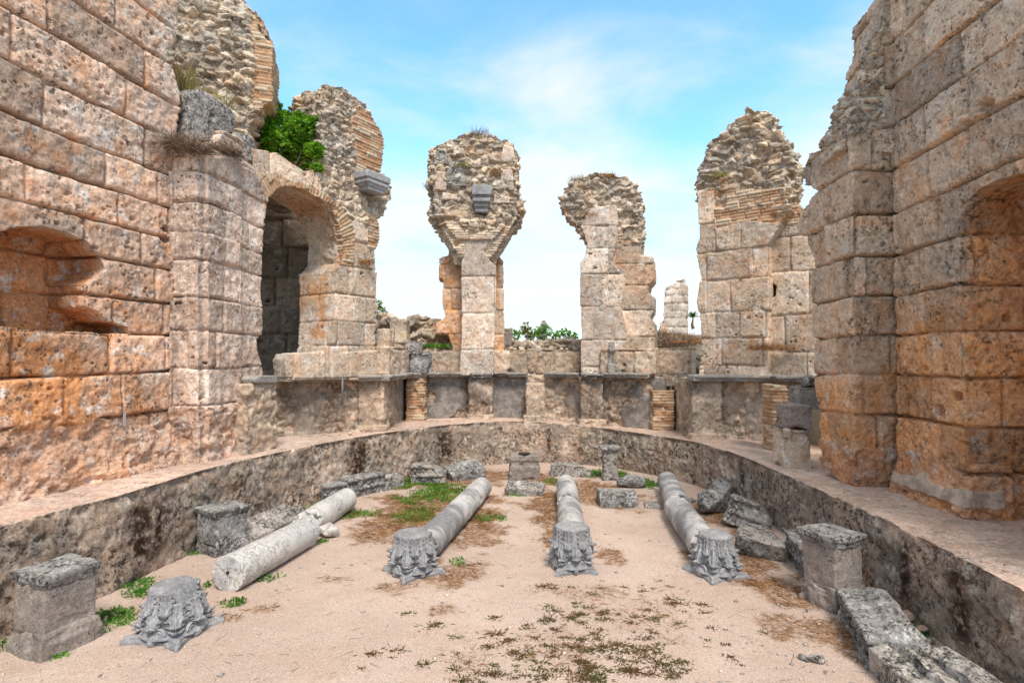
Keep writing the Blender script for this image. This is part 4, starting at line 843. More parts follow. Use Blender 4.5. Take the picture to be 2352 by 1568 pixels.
CORN = lambda w_, h: [(-w_/2, -.03), (w_/2, -.03), (w_/2, h), (-w_/2-.0*w_, h), (-w_/2, h*.82), (-w_/2+.05, h*.78), (-w_/2+.05, h*.55), (-w_/2+.02, h*.5), (-w_/2+.02, h*.42), (-w_/2+.07, h*.38)] if False else [(-w_/2, -.03), (w_/2, -.03), (w_/2, h), (-w_/2, h), (-w_/2, h*.86), (-w_/2+.045, h*.8), (-w_/2+.045, h*.5), (-w_/2+.015, h*.46), (-w_/2+.015, h*.36), (-w_/2+.05, h*.32), (-w_/2+.05, .0)]
BOX = lambda w_, h: [(-w_/2, -.03), (w_/2, -.03), (w_/2, h), (-w_/2, h)]
SLP = lambda w_, h: [(-w_/2, -.03), (w_/2, -.03), (w_/2, h*.55), (w_/4, h), (-w_/4, h*.92), (-w_/2, h*.4)]
prof_frag('cornice_fragment', 'long moulded slab lying behind the white column, from the small pedestal toward the wall', 'fragment', (-3.66, 8.75, 0), 1.7, [(-.26, -.03), (.24, -.03), (.24, .2), (.1, .27), (.0, .2), (-.08, .21), (-.16, .13), (-.26, .12)], R(83), 801, MAT['pale'], [((.7, 0, .2), (.8, .3, .5))], tilt=(0, 2))
prof_frag('frieze_block', 'short grey block with carved side behind the far white drum', 'block', (-3.3, 10.5, 0), .45, CORN(.42, .32), R(35), 803, MAT['grey'], orn=(.14, .27, 40))
prof_frag('frieze_block', 'long frieze block with a carved band, leaning by the left of the far ledge', 'block', (-2.88, 11.0, 0), .85, CORN(.40, .36), R(52), 805, MAT['grey'], orn=(.16, .3, 34))
prof_frag('frieze_block', 'low rounded moulding block at the far end of the carved frieze row', 'block', (-2.42, 11.62, 0), .75, [(-.2, -.03), (.2, -.03), (.2, .22), (.1, .26), (.04, .2), (-.05, .2), (-.2, .24)], R(50), 807, MAT['pale'], [((.25, 0, 0), (.8, .5, 0)), ((.25, 0, 0), (.8, -.5, 0))])
prof_frag('frieze_block', 'notched carved block in front of the far ledge, left of the tilted slab', 'block', (-1.75, 12.05, 0), .72, CORN(.42, .38), R(2), 809, MAT['pale'], [((.05, 0, .36), (.45, 0, .9))], orn=(.17, .31, 38))
prof_frag('tilted_slab', 'thick grey slab tilted on rubble near the far ledge', 'slab', (-1.05, 12.5, .12), .78, [(-.3, -.1), (.3, -.1), (.3, .12), (.12, .16), (-.3, .12)], R(28), 811, MAT['grey'], tilt=(10, -9))
prof_frag('flat_slab', 'plain flat slab lying in front of the pierced base', 'slab', (.25, 11.1, .0), .72, BOX(.5, .15), R(-8), 813, MAT['pale'], tilt=(6, 2))
prof_frag('flat_slab', 'cream topped slab lying behind the far end of the middle column', 'slab', (1.3, 12.75, 0), .88, BOX(.45, .24), R(-4), 815, MAT['pale'], [((.2, 0, .25), (.5, .1, .8))])
prof_frag('base_block', 'grey moulded base slab in front of the slim pillar', 'block', (1.87, 10.25, 0), .66, [(-.3, -.03), (.28, -.03), (.28, .1), (.2, .17), (.16, .24), (-.16, .24), (-.2, .17), (-.3, .1)], R(-2), 817, MAT['grey'])
prof_frag('paving_slab', 'thin flat grey slab sunk in the ground left of the right column', 'slab', (2.48, 10.1, 0), .30, BOX(.34, .035), R(-10), 819, MAT['pale'], amp=.005, chips=.008)
prof_frag('pale_slat', 'narrow pale slat of stone beside the big pitted rock', 'slab', (3.08, 10.3, .03), .42, BOX(.1, .05), R(6), 821, MAT['pale'], amp=.005, chips=.01)
b = bmesh.new(); box(b, (0, 0, .12), (.66, .56, .32)); box(b, (0, 0, .32), (.58, .48, .2)); box(b, (0, 0, .45), (.62, .52, .12))
ph = put('pierced_base', roughen(b, .016, .03, 5, 823, .008, .04), MAT['dusty'], None, (.27, 12.5, 0)); tag(ph, 'squat square base with a round hole in its flat top', 'block')
b = bmesh.new(); revolve(b, [(.13, .0), (.13, .012)], 20); put('round_hole_disc', bm_mesh(b), MAT['hole'], ph, (0, .0, .513))  # dark disc on the top, painted shade for the hole
def rock(name, lab, c, sz, seed, mat, rz=0, n=16, group=None, vox=.018, amp=.02, chips=.03, parent=None):
    rg = random.Random(seed); bm = bmesh.new()
    for k in range(n):
        v = Vector((rg.gauss(0, 1), rg.gauss(0, 1), rg.gauss(0, 1))).normalized(); p = 6
        q = (abs(v.x)**p+abs(v.y)**p+abs(v.z)**p)**(1/p); v = v/q*rg.uniform(.85, 1.05); bm.verts.new((v.x*sz[0]/2, v.y*sz[1]/2, v.z*sz[2]/2))
    r_ = bmesh.ops.convex_hull(bm, input=bm.verts[:]); bmesh.ops.delete(bm, geom=[g for g in r_['geom_interior'] if isinstance(g, bmesh.types.BMVert)], context='VERTS')
    zl = min(v.co.z for v in bm.verts)
    for v in bm.verts: v.co.z -= zl+.02
    bmesh.ops.recalc_face_normals(bm, faces=bm.faces[:])
    o = put(name, roughen(bm, vox, amp, 5, seed, .007, chips), mat, None, c, rz); return tag(o, lab, 'stone', group)
rock('broken_stone', 'rough grey stone lying beside the slim pillar', (2.4, 11.6, 0), (.6, .45, .26), 831, MAT['grey'], n=26)
rock('pitted_rock', 'big pitted grey rock between the right column and the ledge', (3.42, 9.75, 0), (.82, .6, .7), 833, MAT['grey'], .8, n=11, amp=.03, chips=.05)
rock('broken_stone', 'grey rock leaning between the big pitted rock and the ledge', (3.78, 10.35, 0), (.5, .5, .5), 835, MAT['grey'], .2)
prof_frag('frieze_block', 'broken carved block propped by the right ledge, below the pitted rock', 'block', (3.62, 8.85, 0), .68, CORN(.42, .40), R(-32), 837, MAT['pale'], [((.1, 0, .4), (.6, 0, .75)), ((.3, 0, 0), (1, .4, 0))], orn=(.16, .33, 30), tilt=(-10, 14))
prof_frag('flat_stone', 'flat-topped cream stone with a rounded underside, left of the tall dark pedestal', 'stone', (3.28, 7.62, 0), .6, [(-.12, -.03), (.2, -.03), (.27, .24), (.25, .31), (-.25, .27), (-.2, .1)], R(-26), 839, MAT['pale'], [((.22, 0, .2), (.9, .5, .25)), ((-.24, .1, .1), (-.9, .35, -.1))], tilt=(4, 7))
prof_frag('frieze_block', 'narrow carved block partly hidden behind the tall dark pedestal', 'block', (3.62, 7.2, 0), .8, CORN(.26, .36), R(258), 841, MAT['grey'], orn=(.15, .3, 36))
ef = prof_frag('entablature_fragment', 'carved entablature fragment with a weathered ridge, lower right beside the ledge', 'fragment', (3.36, 5.28, 0), 1.08, [(-.24, -.03), (.22, -.03), (.22, .27), (.12, .38), (.0, .33), (-.05, .285), (-.24, .27), (-.25, .215), (-.15, .20), (-.15, .075), (-.22, .05)], R(252), 843, MAT['grey'], [((.45, 0, .36), (.7, 0, .6)), ((-.3, .12, .38), (-.35, .3, .75))], vox=.011, amp=.018, chips=.035)
for k in range(6):
    b_ = bmesh.new(); box(b_, (-.42+k*.165, -.185, .14), (.07, .09, .12)); box(b_, (-.42+k*.165, -.2, .185), (.085, .08, .035)); put('modillion', roughen(b_, .01, .012, 18, 850+k, .004), MAT['grey'], ef)
prof_frag('entablature_fragment', 'long speckled slab with a groove, lowest at the right edge of the floor', 'fragment', (3.1, 4.2, 0), 1.25, [(-.18, -.03), (.2, -.03), (.2, .2), (.06, .24), (.03, .16), (-.02, .16), (-.05, .23), (-.18, .18)], R(264), 845, MAT['pale'], vox=.012, amp=.02, chips=.04)
prof_frag('entablature_fragment', 'pale broken block lying against the ledge beside the speckled slab', 'fragment', (3.48, 4.35, .0), 1.0, [(-.14, -.03), (.18, -.03), (.18, .2), (.02, .3), (-.12, .24)], R(275), 847, MAT['pale'], [((-.35, 0, .26), (-.6, 0, .8))])
for k, (x, y, sx, lab, m) in enumerate([(2095, 1425, .2, 'beige loose stone beside the carved entablature fragment', 'rock'), (2118, 1450, .16, 'small pinkish stone behind the pale broken block', 'rock'), (2130, 1475, .17, 'grey loose stone close to the right ledge foot', 'pale'),
        (1850, 1402, .09, 'small stone at the foot of the tall dark pedestal', 'pale'), (1935, 1400, .12, 'dark small stone right of the tall dark pedestal foot', 'grey'), (1880, 1520, .15, 'bluish white stone on the gravel at lower right', 'pale'), (1845, 1512, .12, 'grey flat stone beside the bluish white stone', 'grey'),
        (756, 1232, .40, 'pale chip of column lying between the two white drums', 'colA'), (1530, 1322, .05, 'small pale pebble near the right capital', 'pale'), (1750, 1270, .06, 'little grey stone in front of the flat-topped stone', 'grey'),
        (395, 1262, .10, 'small whitish stone at the foot of the left ledge', 'pale'), (416, 1240, .08, 'pale chip near the smaller pedestal', 'pale'), (265, 1330, .12, 'small pale stone behind the large pedestal', 'pale'), (510, 1412, .09, 'white pebble beside the broken-topped capital', 'pale'), (690, 1305, .06, 'white pebble by the long white drum', 'pale'),
        (1263, 1322, .06, 'yellowish pebble left of the middle capital', 'rock'), (1290, 1325, .05, 'tiny cream pebble under the middle capital', 'pale'), (1075, 1060, .22, 'orange rubble stone on the ledge foot behind the tilted slab', 'rock'), (1010, 1068, .3, 'dark rubble stone at the far ledge foot', 'dusty'), (2060, 1470, .15, 'reddish brick stone wedged at the speckled slab', 'brick')]):
    p = gp(x, y); rock('loose_stone', lab, (p.x, p.y, 0), (sx, sx*.75, sx*.55), 860+k, MAT[m], k*1.3, n=12, group='loose stones on the floor', vox=max(.008, sx/14), amp=.06*sx, chips=.06*sx)
# ---- stones standing on the ledge and on the podium
def zl(x): return LZ+float(lzf(x))
def wallrock(lab, x0, x1, y0, y1, D, seed, mat, dep=.4, z=None, name='stone_block'):
    a, b = dp(x0, y1, D), dp(x1, y0, D); bm = bmesh.new(); zb = a.z if z is None else z
    box(bm, (0, dep/2, (b.z-zb)/2), (b.x-a.x, dep, b.z-zb))
    me = roughen(bm, .02, .06, 2.6, seed, .014, .08); o = put(name, me, MAT[mat], None, ((a.x+b.x)/2, D, zb), random.Random(seed).uniform(-.15, .15)); return tag(o, lab, 'block')
wallrock('pale lower block of the stub standing on the right ledge', 1803, 1862, 985, 1072, 8.9, 871, 'travC', .45, zl(4.5)-.03)
wallrock('grey upper block of the stub standing on the right ledge', 1806, 1868, 930, 986, 8.88, 873, 'dusty', .5)
wallrock('dark rough rock behind the stub on the right ledge', 1836, 1884, 888, 940, 9.3, 875, 'dusty', .4)
wallrock('white small block wedged beside the right corner pier', 1858, 1884, 866, 888, 9.3, 877, 'pale', .3)
wallrock('dark grey stone sitting on the brick stub, under the paler stone', 941, 980, 812, 852, 14.0, 879, 'grey', .42, 2.24)
wallrock('pale grey stone stacked on the dark stone above the brick stub', 928, 968, 782, 812, 14.05, 881, 'pale', .4)
wallrock('large rounded boulder perched beside the arch pier', 893, 934, 733, 786, 14.6, 883, 'rubble', .6)
wallrock('squared pale block next to the arch pier foot', 866, 894, 756, 808, 13.6, 885, 'travC', .5)
wallrock('black stone upright wedge leaning on the right-of-centre pier foot', 1398, 1412, 785, 850, 13.95, 887, 'slate', .1, 2.23, 'stone_wedge')
wallrock('flat little stone lying on the right ledge', 1832, 1858, 1062, 1070, 10.0, 889, 'pale', .25, zl(4.5)-.01)
wallrock('dark upright stone behind the foot of the bulging pier', 1156, 1176, 756, 812, 15.6, 891, 'dusty', .4)
p_ = LAP.pt(LAP.px(800, 900)[0], 1.75, -.02)
b = bmesh.new(); revolve(b, [(.022, -.28), (.022, .28)], 10); a_ = dp(800, 897, 11.6); o = put('drain_pipe', bm_mesh(b, smooth=True), MAT['metal'], None, (-3.42, 11.5, a_.z)); tag(o, 'short thin grey pipe fixed on the left podium panel', 'pipe')

rg_ = random.Random(77)
for k in range(34):
    x = rg_.uniform(-3.9, 4.2); y0 = np.interp(x, [-4.2, -3.2, -2.6, -2, -.5, .5, 2, 3.4, 4.2], [10.9, 11.9, 12.4, 14.0, 14.6, 14.6, 14.3, 13.4, 11.9])-rg_.uniform(.05, .3)
    s_ = rg_.uniform(.05, .16); e = np.min(np.linalg.norm(EA-np.array([[x, y0]]), axis=1))
    rock('rubble_piece', 'small rubble piece lying on the ledge at the foot of the podium wall', (x, y0, zl(x)-.005), (s_, s_*.8, s_*.5), 900+k, MAT[rg_.choice(['podium', 'pale', 'rubble'])], k, n=11, group='rubble pieces on the ledge', vox=s_/9, amp=.06*s_, chips=.05*s_)
for k in range(26):
    x = rg_.uniform(-2.4, 4.2); y0 = np.interp(x, [-2.6, -2, -.5, .5, 2, 3.4, 4.4], [14.9, 15.1, 15.2, 15.2, 15.0, 14.2, 13.9]); s_ = rg_.uniform(.1, .26)
    rock('rubble_piece', 'small rubble piece on top of the block course of the podium wall', (x, y0, 2.80), (s_, s_*.8, s_*.6), 940+k, MAT[rg_.choice(['podium', 'pale', 'rubble'])], k, n=11, group='rubble pieces on the podium', vox=s_/9, amp=.06*s_, chips=.05*s_)
# ------------------------------------------------------------------ plants
def blades(P, dirs, L_, W_, bend, seed, name, mat):       # one bent triangle strip per blade, numpy only
    n = len(P); rg = np.random.RandomState(seed); up = np.array([0, 0, 1.])
    sd = np.cross(dirs, up); sd /= np.maximum(np.linalg.norm(sd, axis=1), 1e-4)[:, None]; sd = np.where(np.linalg.norm(sd, axis=1)[:, None] < .5, np.array([1., 0, 0]), sd)
    rot = rg.uniform(0, 2*np.pi, n); oth = np.cross(sd, dirs); sd = sd*np.cos(rot)[:, None]+oth*np.sin(rot)[:, None]
    mid = P+dirs*(L_*.55)[:, None]; tip = P+dirs*L_[:, None]+np.stack([0*L_, 0*L_, -bend*L_], 1)
    V = np.stack([P-sd*W_[:, None], P+sd*W_[:, None], mid+sd*W_[:, None]*.8, mid-sd*W_[:, None]*.8, tip], 1).reshape(-1, 3)
    k = np.arange(n)*5; me = bpy.data.meshes.new(name); V = V.astype(np.float32)
    F4 = np.stack([k, k+1, k+2, k+3], 1); F3 = np.stack([k+3, k+2, k+4], 1)
    loops = np.concatenate([F4.ravel(), F3.ravel()]).astype(np.int32); ls = np.concatenate([np.arange(n)*4, 4*n+np.arange(n)*3]).astype(np.int32)
    me.vertices.add(len(V)); me.vertices.foreach_set('co', V.ravel()); me.loops.add(len(loops)); me.loops.foreach_set('vertex_index', loops)
    me.polygons.add(2*n); me.polygons.foreach_set('loop_start', ls); me.update(calc_edges=True); me.validate(); me.materials.append(mat)
    return me
def rdirs(rg, n, el0, el1):
    a = rg.uniform(0, 2*np.pi, n); e = np.radians(rg.uniform(el0, el1, n)); return np.stack([np.cos(a)*np.cos(e), np.sin(a)*np.cos(e), np.sin(e)], 1)
def floor_pts(spots, per, rg, thr=.25):
    out = []
    for x, y, rx, ry, k in spots:
        n = int(per*rx*ry*4*k); q = np.stack([x+rx*rg.uniform(-1.1, 1.1, n), y+ry*rg.uniform(-1.1, 1.1, n), np.zeros(n)], 1)
        f = scatter_field(q, [(x, y, rx, ry, 1)]); out.append(q[f > rg.uniform(thr, 1, n)])
    q = np.concatenate(out); q[:, 2] = gz(q); ok = np.ones(len(q), bool); return q[ok]
rg = np.random.RandomState(5)
q = floor_pts(LITTER, 1700, rg, .15); n = len(q)
o = put('dry_grass', blades(q+[0, 0, .006], rdirs(rg, n, 0, 16), rg.uniform(.04, .14, n), rg.uniform(.0015, .0035, n), .05, 1, 'dry', MAT['drygrass']), []); tag(o, 'brown dry grass and needle litter lying around the columns', None, None, 'stuff')
q = floor_pts(MOSS, 3000, rg, .12); n = len(q); n2 = n
o = put('green_groundcover', blades(q, rdirs(rg, n, 15, 80), rg.uniform(.02, .075, n), rg.uniform(.004, .010, n), .25, 2, 'green', MAT['grass']), []); tag(o, 'patches of short green ground cover on the floor', None, None, 'stuff')
# low weeds in the foreground gravel: flat rosettes
def rosettes():
    pts = []
    for (x, y, w_, h_, n) in ((1300, 1400, 90, 30, 14), (1290, 1440, 60, 40, 10), (1400, 1440, 120, 40, 16), (1540, 1400, 80, 30, 12), (1400, 1500, 170, 60, 46), (1200, 1500, 160, 50, 26), (1150, 1550, 140, 20, 18), (1350, 1550, 160, 20, 26), (1520, 1530, 120, 40, 20), (1450, 1340, 140, 20, 8), (1300, 1350, 120, 14, 6), (1050, 1440, 120, 60, 5), (900, 1500, 260, 70, 10), (1640, 1480, 120, 60, 8)):
        for k in range(n):
            c = gp(x+rg.normal()*w_*.6, y+rg.normal()*h_*.55)
            if c.y > 2.2: pts.append((c.x, c.y, rg.uniform(.3, 1.3)*rg.uniform(.6, 1)))
    P = []; D = []; L_ = []
    for x, y, s in pts:
        m = int(60*s); a = rg.uniform(0, 2*np.pi, m); r = np.abs(rg.normal(0, .045*s, m)); e = np.radians(rg.uniform(0, 28, m))
        P.append(np.stack([x+np.cos(a)*r*1.3, y+np.sin(a)*r, 0*a+.004], 1)); D.append(np.stack([np.cos(a)*np.cos(e), np.sin(a)*np.cos(e), np.sin(e)], 1)); L_.append(rg.uniform(.015, .05, m)*s)
    P = np.concatenate(P); P[:, 2] += gz(P); return P, np.concatenate(D), np.concatenate(L_)
P, D, L_ = rosettes()
o = put('low_weeds', blades(P, D, L_, np.full(len(P), .0042), .1, 3, 'weeds', MAT['weed']), []); tag(o, 'dark flat weeds sprinkled over the foreground gravel', None, None, 'stuff')
# scattered straw and twigs
n = 500; c = np.stack([rg.uniform(-3.4, 3.4, n), rg.uniform(2.8, 9, n), np.zeros(n)], 1); c[:, 2] = gz(c)+.006
o = put('straw_litter', blades(c, rdirs(rg, n, -2, 3), rg.uniform(.04, .16, n), np.full(n, .002), 0., 4, 'straw', MAT['twig']), []); tag(o, 'thin twigs and straws scattered over the sandy floor', None, None, 'stuff')
# pebbles
def pebbles():
    n = 14000; x = rg.uniform(-4.4, 4.0, n); y = 2.5+rg.uniform(0, 1, n)**1.6*11; r = rg.uniform(.003, .009, n)*(1+(rg.uniform(0, 1, n) > .96)*rg.uniform(.6, 2.6, n))
    m = (rg.uniform(0, 1, n) < .5) | (np.abs(x) > 2.2); x, y, r = x[m], y[m], r[m]; n = len(x)
    base = np.array([(1, 0, 0), (-1, 0, 0), (0, 1, 0), (0, -1, 0), (0, 0, .6), (0, 0, -.6)]); F = np.array([(0, 2, 4), (2, 1, 4), (1, 3, 4), (3, 0, 4), (2, 0, 5), (1, 2, 5), (3, 1, 5), (0, 3, 5)])
    V = base[None]*r[:, None, None]*rg.uniform(.6, 1.3, (n, 6, 1)); a = rg.uniform(0, 6.28, n); ca, sa = np.cos(a)[:, None], np.sin(a)[:, None]
    V = np.stack([V[..., 0]*ca-V[..., 1]*sa, V[..., 0]*sa+V[..., 1]*ca, V[..., 2]], 2); c = np.stack([x, y, 0*x], 1); c[:, 2] = gz(c)+r*.25
    n2 = 420; x2 = np.concatenate([rg.normal(3.0, .6, n2//2), rg.uniform(-4.2, 3.8, n2//2)]); y2 = np.concatenate([rg.normal(4.6, 1.0, n2//2), rg.uniform(3, 12, n2//2)]); r2 = rg.uniform(.008, .026, n2)
    W = base[None]*r2[:, None, None]*rg.uniform(.6, 1.4, (n2, 6, 1)); c2 = np.stack([np.minimum(x2, 3.75), y2, 0*x2], 1); c2[:, 2] = gz(c2)+r2*.2
    V = np.concatenate([V, W]); c = np.concatenate([c, c2]); n = n+n2
    me = raw_mesh('pebbles', (V+c[:, None]).reshape(-1, 3), (F[None]+6*np.arange(n)[:, None, None]).reshape(-1, 3), False)
    me.materials.append(MAT['pebble']); return me
MAT['pebble'] = leaf_mat('pebbles', (.50, .42, .36), (.33, .28, .25), 0.)
o = put('gravel', pebbles(), []); tag(o, 'loose small pebbles on the sandy floor', None, None, 'stuff')
# ---- tufts growing on the walls
def tuft(name, lab, cat, c, r, h, n, mat, seed, el=(35, 88), wd=.004, flat=1., group=None, bend=.15):
    rg = np.random.RandomState(seed); a = rg.uniform(0, 6.28, n); q = np.sqrt(rg.uniform(0, 1, n))*r
    P = np.stack([np.cos(a)*q, np.sin(a)*q*flat, -rg.uniform(0, .05, n)], 1); me = blades(P, rdirs(rg, n, *el), rg.uniform(.4, 1, n)*h, np.full(n, wd), bend, seed, name, MAT[mat])
    o = put(name, me, [], None, c); return tag(o, lab, cat, group)
def on(pl, x, y, d=.1): return pl.pt(*pl.px(x, y), d)
G = 'tufts growing on the ruins'
tuft('dry_shrub', 'dry reddish shrub hanging on top of the left corner pier', 'shrub', on(LCP, 440, 335, .1), .30, .38, 900, 'twig', 1001, (-30, 70), .004)
tuft('dry_shrub', 'second dry reddish shrub on the left corner pier, nearer the arch', 'shrub', on(LCP, 520, 345, .05), .26, .34, 700, 'twig', 1003, (-40, 60), .004)
tuft('grass_tuft', 'tall yellow grass tuft in the cleft beside the left wall top', 'grass', on(LBP, 425, 215, .0), .16, .85, 130, 'straw', 1005, (60, 89), .006)
tuft('grass_tuft', 'green yellow grass clump above the grey boulders at upper left', 'grass', on(LBP, 500, 245, .1), .28, .5, 160, 'straw', 1007, (45, 85), .006)
tuft('dry_shrub', 'dry seed-headed shrub standing on top of the bulging pier', 'shrub', on(CPH, 1105, 312, .3), .22, .55, 160, 'twig', 1009, (50, 88), .006)
tuft('grass_tuft', 'olive tuft around the base of the shrub on the bulging pier', 'grass', on(CPH, 1098, 318, .3), .34, .2, 300, 'straw', 1011, (20, 80), .006)
tuft('dry_shrub', 'sparse dry weed on the left side of the bulging pier', 'shrub', on(CPH, 990, 430, .1), .14, .35, 120, 'twig', 1013, (0, 80), .005)
tuft('grass_tuft', 'olive tuft in the upper left face of the bulging pier', 'grass', on(CPH, 1060, 385, -.1), .22, .2, 180, 'straw', 1015, (0, 70), .006)
tuft('grass_tuft', 'brownish tuft in the right face of the bulging pier', 'grass', on(CPH, 1140, 400, -.1), .18, .25, 180, 'drygrass', 1017, (0, 70), .006)
tuft('dry_shrub', 'dry grey tuft at the top left of the right-of-centre pier', 'shrub', on(QF, 1325, 412, .3), .24, .3, 320, 'twig', 1019, (20, 85), .005)
tuft('dry_shrub', 'reddish dry tuft at the top of the right-of-centre pier', 'shrub', on(QF, 1385, 402, .3), .30, .24, 420, 'drygrass', 1021, (10, 85), .005)
tuft('dry_shrub', 'dark dry tuft at the top right of the right-of-centre pier', 'shrub', on(QF, 1440, 425, .4), .18, .24, 260, 'twig', 1023, (10, 85), .005)
tuft('grass_tuft', 'orange dry grass under the overhang of the right-of-centre pier', 'grass', on(QF, 1345, 492, .1), .30, .16, 260, 'drygrass', 1025, (-10, 60), .005)
tuft('grass_tuft', 'tuft in the left face of the peaked rubble top', 'grass', on(RP, 1650, 405, .0), .22, .2, 160, 'straw', 1027, (0, 70), .006)
tuft('grass_tuft', 'orange dry grass tuft on the arch pier face', 'grass', on(LAP, 838, 598, -.02), .2, .22, 220, 'drygrass', 1029, (-50, 40), .005)
tuft('grass_tuft', 'dry orange grass where the right pier meets its block course', 'grass', on(RPB, 1780, 800, -.3), .5, .22, 420, 'drygrass', 1031, (20, 85), .005, .3)
tuft('grass_tuft', 'green fern tuft in the joint beside the arch pier foot', 'plant', dp(868, 815, 13.2), .1, .14, 120, 'grass', 1033, (-40, 60), .01)
tuft('grass_tuft', 'green patch on the low rubble wall left of the bulging pier', 'plant', dp(1000, 795, 15.0), .4, .16, 420, 'grass', 1035, (10, 80), .01, .4)
tuft('grass_tuft', 'small green patch on the block course right of the right-of-centre pier', 'plant', dp(1508, 805, 14.4), .2, .1, 120, 'grass', 1037, (10, 80), .01, .4)
# ---- leafy crowns: many small leaf quads in clumps on branches
def crown(clumps, per, ls, seed, mat, name='crown'):
    rg = np.random.RandomState(seed); C = []
    for x, y, z, r in clumps:
        n = int(per*r*r); v = rg.normal(size=(n, 3)); v /= np.linalg.norm(v, axis=1)[:, None]; q = r*rg.uniform(.35, 1, n)**.5; C.append(np.array([x, y, z])+v*(q*(1+.25*vn(v*2+x*3, 2., seed)))[:, None]*np.array([1, 1, .85]))
    C = np.concatenate(C); n = len(C); d = rdirs(rg, n, -50, 50); up = rdirs(rg, n, 20, 80); s_ = np.cross(d, up); s_ /= np.linalg.norm(s_, axis=1)[:, None]
    l = ls*rg.uniform(.6, 1.3, n)[:, None]; w_ = l*.36
    V = np.stack([C-d*l*.5, C+s_*w_+up*l*.06, C+d*l*.5, C-s_*w_+up*l*.06], 1).reshape(-1, 3); k = np.arange(n)*4
    me = raw_mesh(name, V, np.stack([k, k+1, k+2, k+3], 1), False); me.materials.append(MAT[mat]); return me
def branches(base, ends, r, seed):
    bm = bmesh.new(); rg = random.Random(seed)
    for e in ends:
        pts = [Vector(base)+(Vector(e)-Vector(base))*t+Vector((rg.gauss(0, .04), rg.gauss(0, .04), 0))*(t > 0 and t < 1) for t in (0, .35, .7, 1)]
        rows = []
        for i, p in enumerate(pts):
            ax = (pts[min(i+1, 3)]-pts[max(i-1, 0)]).normalized(); a = ax.orthogonal().normalized(); b = ax.cross(a); rr = r*(1-.27*i)
            rows.append([bm.verts.new(p+(a*math.cos(k*1.0472)+b*math.sin(k*1.0472))*rr) for k in range(6)])
        for u, v in zip(rows, rows[1:]):
            for k in range(6): bm.faces.new((u[k], u[(k+1) % 6], v[(k+1) % 6], v[k]))
    return bm_mesh(bm, smooth=True)
def bush(name, lab, cat, base, clumps, per, ls, mat, seed, tr=.03, group=None):
    r = empty(name, base, lab, cat, group); put('crown', crown(clumps, per, ls, seed, mat), [], r)
    put('trunk', branches((0, 0, -.05), [(c[0]*.9, c[1]*.9, c[2]*.9) for c in clumps], tr, seed), MAT['bark'], r); return r
def cl(base, L_, D):       # clump list: pixel centres + radius in pixels
    out = []
    for x, y, r in L_: p = dp(x, y, D+random.Random(x+y).uniform(-.3, .3)); out.append((p.x-base.x, p.y-base.y, p.z-base.z, r/FPX*D))
    return out
B0 = dp(665, 398, 11.3)
bush('leafy_bush', 'bright green leafy bush growing on top of the left arch', 'bush', B0, cl(B0, [(625, 255, 30), (605, 285, 26), (650, 285, 38), (685, 300, 36), (720, 310, 26), (712, 285, 20), (640, 325, 40), (690, 345, 40), (722, 345, 22), (615, 330, 28), (665, 370, 34), (700, 380, 26), (730, 275, 12), (605, 245, 16), (715, 365, 24), (728, 385, 14), (660, 392, 16), (690, 270, 16)], 11.3), 15000, .072, 'leaf', 1101)
random.seed(4)
for k, (L_, m, lab) in enumerate([([(1182, 772, 14), (1176, 762, 10), (1190, 764, 8)], 'far_leaf', 'small green shrub at the left of the far shrub row'), ([(1212, 764, 16), (1205, 756, 12), (1222, 770, 12), (1208, 745, 7)], 'far_olive', 'yellow-green shrub in the far shrub row between the piers'),
        ([(1245, 766, 18), (1258, 760, 14), (1236, 760, 12), (1250, 750, 8)], 'far_leaf', 'dense green shrub in the middle of the far shrub row'), ([(1278, 772, 14), (1286, 766, 10)], 'far_leaf', 'low green shrub right of the dense one in the far row'), ([(1300, 768, 14), (1312, 770, 13), (1296, 758, 8), (1322, 772, 10)], 'far_leaf', 'rightmost green shrub of the far row')]):
    b0 = dp(L_[0][0], 812, 24); bush('far_shrub', lab, 'shrub', b0, cl(b0, L_, 24), 1500, .12, m, 1110+k, .04, 'shrubs on the skyline between the piers')
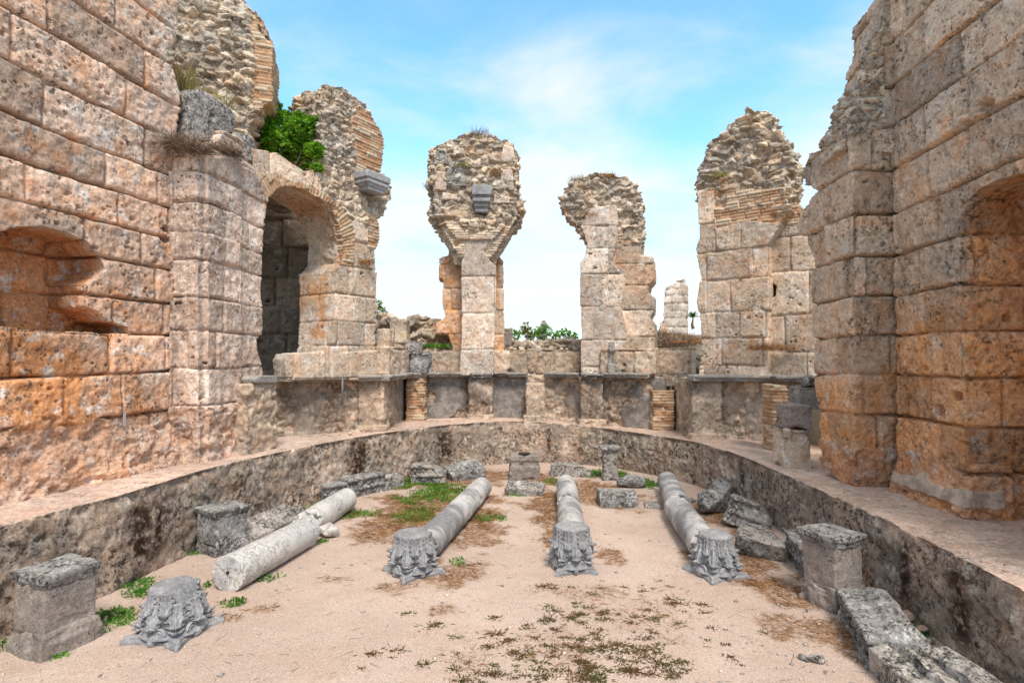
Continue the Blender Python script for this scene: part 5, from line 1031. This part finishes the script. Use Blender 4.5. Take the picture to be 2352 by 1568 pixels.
b0 = dp(868, 760, 19); bush('far_shrub', 'green tree top showing behind the arch pier edge', 'tree', b0, cl(b0, [(866, 700, 14), (876, 712, 12), (870, 725, 14), (884, 718, 7), (860, 690, 8)], 19), 2200, .1, 'far_leaf', 1120, .04)
# ---- things outside, behind
TWP = Plane((1, 30.0), (2, 30.0), (.3, .95)); bm = bmesh.new()
ext(bm, TWP, [(1510, 790), (1516, 740), (1524, 735), (1526, 665), (1534, 655), (1545, 652), (1554, 643), (1572, 640), (1576, 652), (1580, 655), (1579, 760), (1580, 790)], 0, 1.6)
tw = empty('ruined_tower', TWP.pt(*TWP.px(1545, 790)), 'distant ruined grey block tower with orange stains, seen between the two right piers', 'ruin')
masonry('tower_body', bm, TWP, .06, 0, 1201, {0: MAT['travW']}, tw, ch=(.35, .5), bl=(.4, .8), joint=.12, jw=.03, rough=.05, pit=0, warm=lambda s, z, d, co, no: .9*sst(4.6, 3.8, z)*sst(0, .3, vn(co, (1.5, 1.5, .3), 3)))
P2 = Plane((1, 60.0), (2, 60.0)); bm = bmesh.new(); ext(bm, P2, [(1232, 790), (1236, 760), (1243, 744), (1246, 735), (1254, 737), (1256, 760), (1260, 790)], 0, 1)
fp = empty('ruined_pillar', P2.pt(*P2.px(1246, 790)), 'tiny far pillar stump rising above the far shrubs', 'ruin'); masonry('pillar_body', bm, P2, .12, 0, 1203, {0: MAT['pale']}, fp, rough=.08, pit=0, joint=.1, jw=.05)
for k in range(14):
    x, y = 1490+k*9, 790-random.Random(k).uniform(0, 34); D = 22+random.Random(k+9).uniform(-2, 3); tuft('dry_shrub', 'dry grey brush on the slope behind the piers', 'shrub', dp(x, y+12, D), 1.0, .38, 300, 'twig' if k % 3 else 'drygrass', 1300+k, (10, 85), .012, group='dry brush on the slope')
pb = dp(1592, 745, 27); r = empty('palm', pb, 'small young palm beside the distant ruined tower', 'palm')
rgp = np.random.RandomState(9); n = 90
put('fronds', blades(np.zeros((n, 3))+[0, 0, .35], rdirs(rgp, n, 5, 80), rgp.uniform(.28, .5, n), np.full(n, .03), .35, 9, 'fronds', MAT['palm']), [], r); put('trunk', branches((0, 0, -.2), [(0, 0, .4)], .08, 3), MAT['bark'], r)
